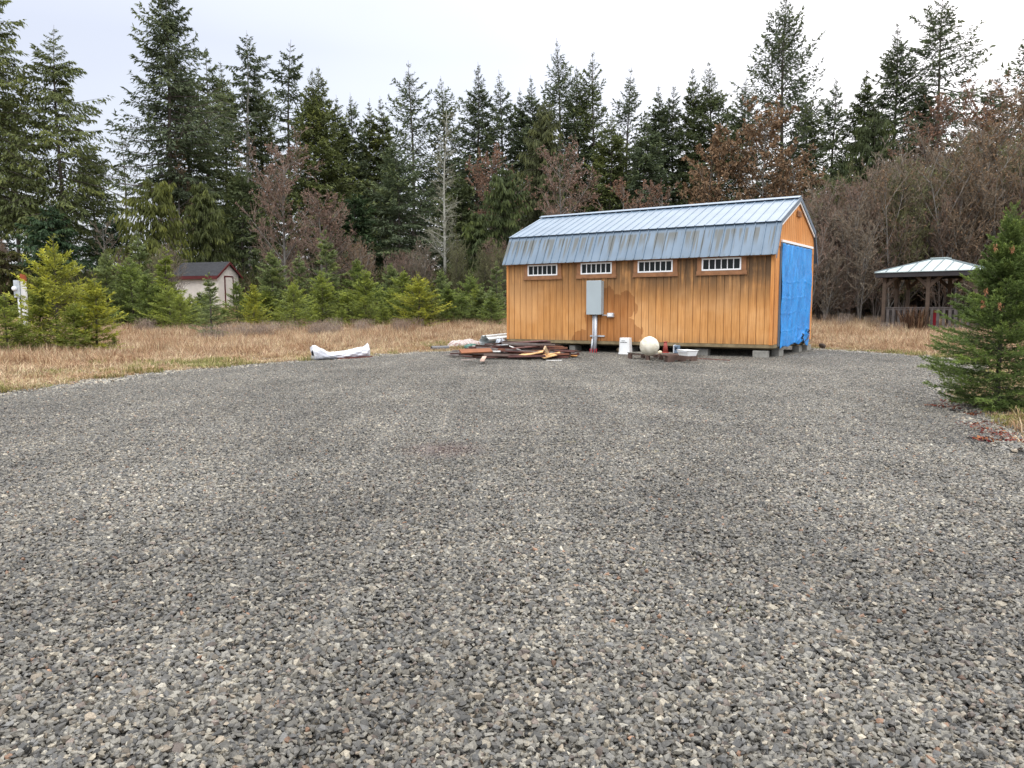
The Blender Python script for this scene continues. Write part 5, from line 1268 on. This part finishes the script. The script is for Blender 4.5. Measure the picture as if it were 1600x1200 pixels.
# ---------------------------------------------------------------- young firs along the field
YF = []
for q in range(7):
    (TV, TF), (V, F, tint) = conifer(600+q, 3.0, [.80, .95, .72, .85, .62, .9, .5][q], .10, ds=.15 if q != 6 else .24, nper=6, e0=.30, e1=1.05, droop=.14, up=.14, k=17, m=7, twl=.26, tmin=.05, bl=.085, bw=.022, hang=.0, ragged=.34, gap=.05 if q != 6 else .35,
                                     prof=([0, .08, .3, .6, .82, .93, 1], [.85, 1, .90, .52, .22, .12, .05]), rad=.035, topbare=.12)
    YF.append((mesh_np('trunk', TV, [TF], BARK), mesh_np('crown', V, [F], NEEDLE, {'tint': tint})))
YG = (.195, .235, .050); YY = (.26, .275, .042); YD = (.145, .19, .052); YB_ = (.165, .205, .082)
YFG = 'young firs along the field'
ry = random.Random(21)
for (px, base, top, colr, v, wsc, lab) in [
 (92, 556, 366, YY, 1, 1.25, 'bright yellow green young fir with tall leader, nearest on the left side of the field'),
 (64, 556, 428, YG, 0, 1.25, 'green young fir pressed against the left side of the bright yellow green one'),
 (152, 556, 425, YY, 2, 1.5, 'yellowish young fir with a long side limb pointing right, right of the bright one'),
 (118, 558, 470, YG, 5, 1.7, 'low bushy young fir between the two yellowish firs at left'),
 (12, 562, 455, YG, 0, 1.7, 'young fir at the left edge before the meter post'),
 (35, 560, 500, YG, 3, 1.9, 'knee high young fir at the left edge below the meter box'),
 (178, 553, 520, YG, 4, 1.7, 'tiny fir seedling at the right foot of the left fir cluster'),
 (285, 540, 452, YG, 1, 1.5, 'green young fir standing before the left half of the white hut wall'),
 (308, 541, 472, YB_, 5, 1.5, 'small bluish young fir before the white hut, left of the lone spindly one'),
 (331, 535, 422, YB_, 6, 1.6, 'spindly lone young fir with bare stem standing before the white hut')]:
    D = CAM_H*FPX/(base-483)
    if px > 300: D = 29.5
    if px in (285, 308): D = 33.0+(px-285)*.05
    g = at(px, D); H = zpix(top, D)-g[2]; mt, mc = YF[v]
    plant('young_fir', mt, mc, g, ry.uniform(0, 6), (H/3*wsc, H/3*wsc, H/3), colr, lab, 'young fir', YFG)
for (px, D, top, colr, v, lab) in [
 (172, 40, 395, YB_, 4, 'thin grey green young fir behind the left fir cluster'), (210, 40, 410, YD, 5, 'dark green bushy young fir left of the white hut'), (236, 39, 432, YD, 0, 'low dark young fir two steps left of the white hut'),
 (222, 45, 372, YB_, 6, 'tall see-through young fir with spread leader limbs left of the hut'), (264, 40, 395, YG, 6, 'open topped young fir just left of the hut wall'), (268, 38, 448, YG, 1, 'low yellow green young fir at the left corner of the hut'),
 (300, 39, 462, YG, 3, 'small young fir hiding the foot of the white hut'), (318, 41, 458, YD, 0, 'dark small young fir before the hut door'), (352, 39, 482, YD, 5, 'knee high young fir below the hut door'),
 (398, 39, 448, YY, 0, 'bright yellow green young fir right of the white hut'), (372, 41, 440, YD, 2, 'dark young fir hard against the right wall of the hut'), (428, 43, 395, YB_, 4, 'taller bluish young fir behind the bright one right of the hut'),
 (462, 38, 440, YG, 1, 'broad green young fir above the white sack'), (470, 44, 400, YB_, 6, 'open greyish young fir behind the broad one above the sack'), (505, 40, 430, YG, 3, 'green young fir right of the broad one above the white sack'),
 (513, 45, 370, YB_, 6, 'tall thin leafless looking young fir above the white sack'), (545, 41, 455, YG, 5, 'low green young fir left of the bushy middle one'), (572, 40, 428, YG, 0, 'bushy green young fir in the middle of the young row'),
 (560, 45, 408, YD, 4, 'darker young fir behind the bushy middle one'), (600, 39, 478, YG, 3, 'small rounded young fir right of the bushy middle one'), (632, 41, 425, YG, 2, 'yellow green pointed young fir right of the middle of the row'),
 (655, 39, 432, YY, 1, 'yellowish young fir with brown stem left of the lichen tree trunk'), (676, 40, 440, (.10, .11, .03), 6, 'olive spindly young fir right under the lichen tree'), (700, 42, 455, YG, 0, 'green young fir right of the lichen tree trunk'),
 (722, 41, 462, YD, 5, 'dark low young fir midway between lichen tree and shed'), (745, 42, 450, YG, 3, 'young fir two steps left of the big shed'), (768, 40, 462, YD, 2, 'low young fir touching the left wall of the big shed'),
 (777, 43, 415, YB_, 6, 'greyish open young fir rising beside the left shed corner'), (690, 45, 425, YB_, 4, 'bluish young fir behind the olive spindly one'), (612, 45, 415, YB_, 4, 'bluish thin young fir behind the right middle of the row'),
 (535, 38.5, 490, YG, 3, 'ankle high bushy young fir right above the white sack end'), (440, 39, 478, YG, 5, 'low bushy young fir left of the broad one above the sack'), (150, 42, 440, YD, 0, 'dark young fir showing behind the left cluster'),
 (195, 42, 455, YD, 3, 'dark low young fir between the left cluster and the hut'), (250, 42, 470, YD, 5, 'small dark young fir in the row just left of the hut'), (488, 41, 470, YD, 2, 'dark low young fir filling the row above the sack'), (592, 43, 445, YD, 1, 'dark green young fir in the second row at the middle'), (655, 44, 455, YD, 3, 'dark young fir in the second row left of the lichen tree'), (735, 45, 430, YD, 1, 'dark taller young fir in the second row near the shed'), (415, 43, 455, YD, 1, 'dark green young fir in the second row right of the hut')]:
    D = D-4.0; g = at(px, D); H = 1.1*max(1.0, zpix(top, D)-g[2]); mt, mc = YF[v]; ws = ry.uniform(1.25, 1.65)*(1.25 if H < 2 else 1)
    plant('young_fir', mt, mc, g, ry.uniform(0, 6), (H/3*ws, H/3*ws, H/3), colr, lab, 'young fir', YFG)

for q in range(26):     # low firs that close the row, one much like the next
    px = ry.uniform(170, 790); D = ry.uniform(36.5, 42)
    if 325 < px < 380: continue
    g = at(px, D); mt, mc = YF[ry.choice([0, 1, 3, 5])]; H = ry.uniform(1.5, 2.3)
    plant('young_fir', mt, mc, g, ry.uniform(0, 6), (H/3*1.9, H/3*1.9, H/3), ry.choice([YG, YD, YG, YB_]), 'low bushy fir closing the gaps of the young fir row', 'young fir', 'low firs filling the row')

# the near fir at the right: needle by needle
(TV, TF), (V, F, tint) = conifer(700, 2.58, .86, .08, ds=.074, nper=8, e0=.04, e1=.95, droop=.10, up=.16, k=26, m=30, twl=.34, tmin=.05, bl=.040, bw=.0085, hang=.03, ragged=.15, gap=.0, fan=.85,
                                 prof=([0, .14, .28, .44, .6, .7, .8, .9, 1], [.74, 1, .86, .66, .46, .31, .25, .16, .10]), rad=.032, topbare=.10, lean=(.10, 0), seg=14)
me_t = mesh_np('trunk', TV, [TF], BARK, smooth=True); me_c = mesh_np('crown', V, [F], NEEDLE, {'tint': tint})
g = at(1562, 9.75); g = (g[0], g[1], 0)
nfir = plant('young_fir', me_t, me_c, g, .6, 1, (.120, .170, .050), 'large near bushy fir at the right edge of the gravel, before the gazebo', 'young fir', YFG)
# brown withered shoot tips on it
WB = NT('withered_needles', .8, .2).col((.33, .155, .08))
for (px, py) in ((1556, 390), (1541, 458), (1536, 477), (1563, 481), (1582, 392)):
    d = ray(px, py); s_ = 9.2/d[1]; c = np.array([d[0]*s_-g[0], 9.2-g[1], CAM_H+d[2]*s_])
    Mi = Matrix.Rotation(-.6, 4, 'Z'); r = np.random.default_rng(px)
    n = 26; b = np.repeat(c[None], n, 0)+np.stack([r.normal(0, .010, n), r.normal(0, .01, n), r.uniform(-.045, .04, n)], 1); dd = r.normal(0, .4, (n, 3)); dd[:, 2] -= .9; dd /= np.linalg.norm(dd, axis=1, keepdims=True); s2 = np.cross(dd, r.normal(size=dd.shape)); s2 /= np.linalg.norm(s2, axis=1, keepdims=True)
    V = np.stack([b-s2*.004, b+s2*.004, b+dd*.04], 1).reshape(-1, 3); V = np.array([Mi @ Vector(v) for v in V])
    o = link('withered_shoot', mesh_np('withered_shoot', V, [np.arange(len(V)).reshape(-1, 3)], WB), nfir)
# grass at its foot is part of the dry grass
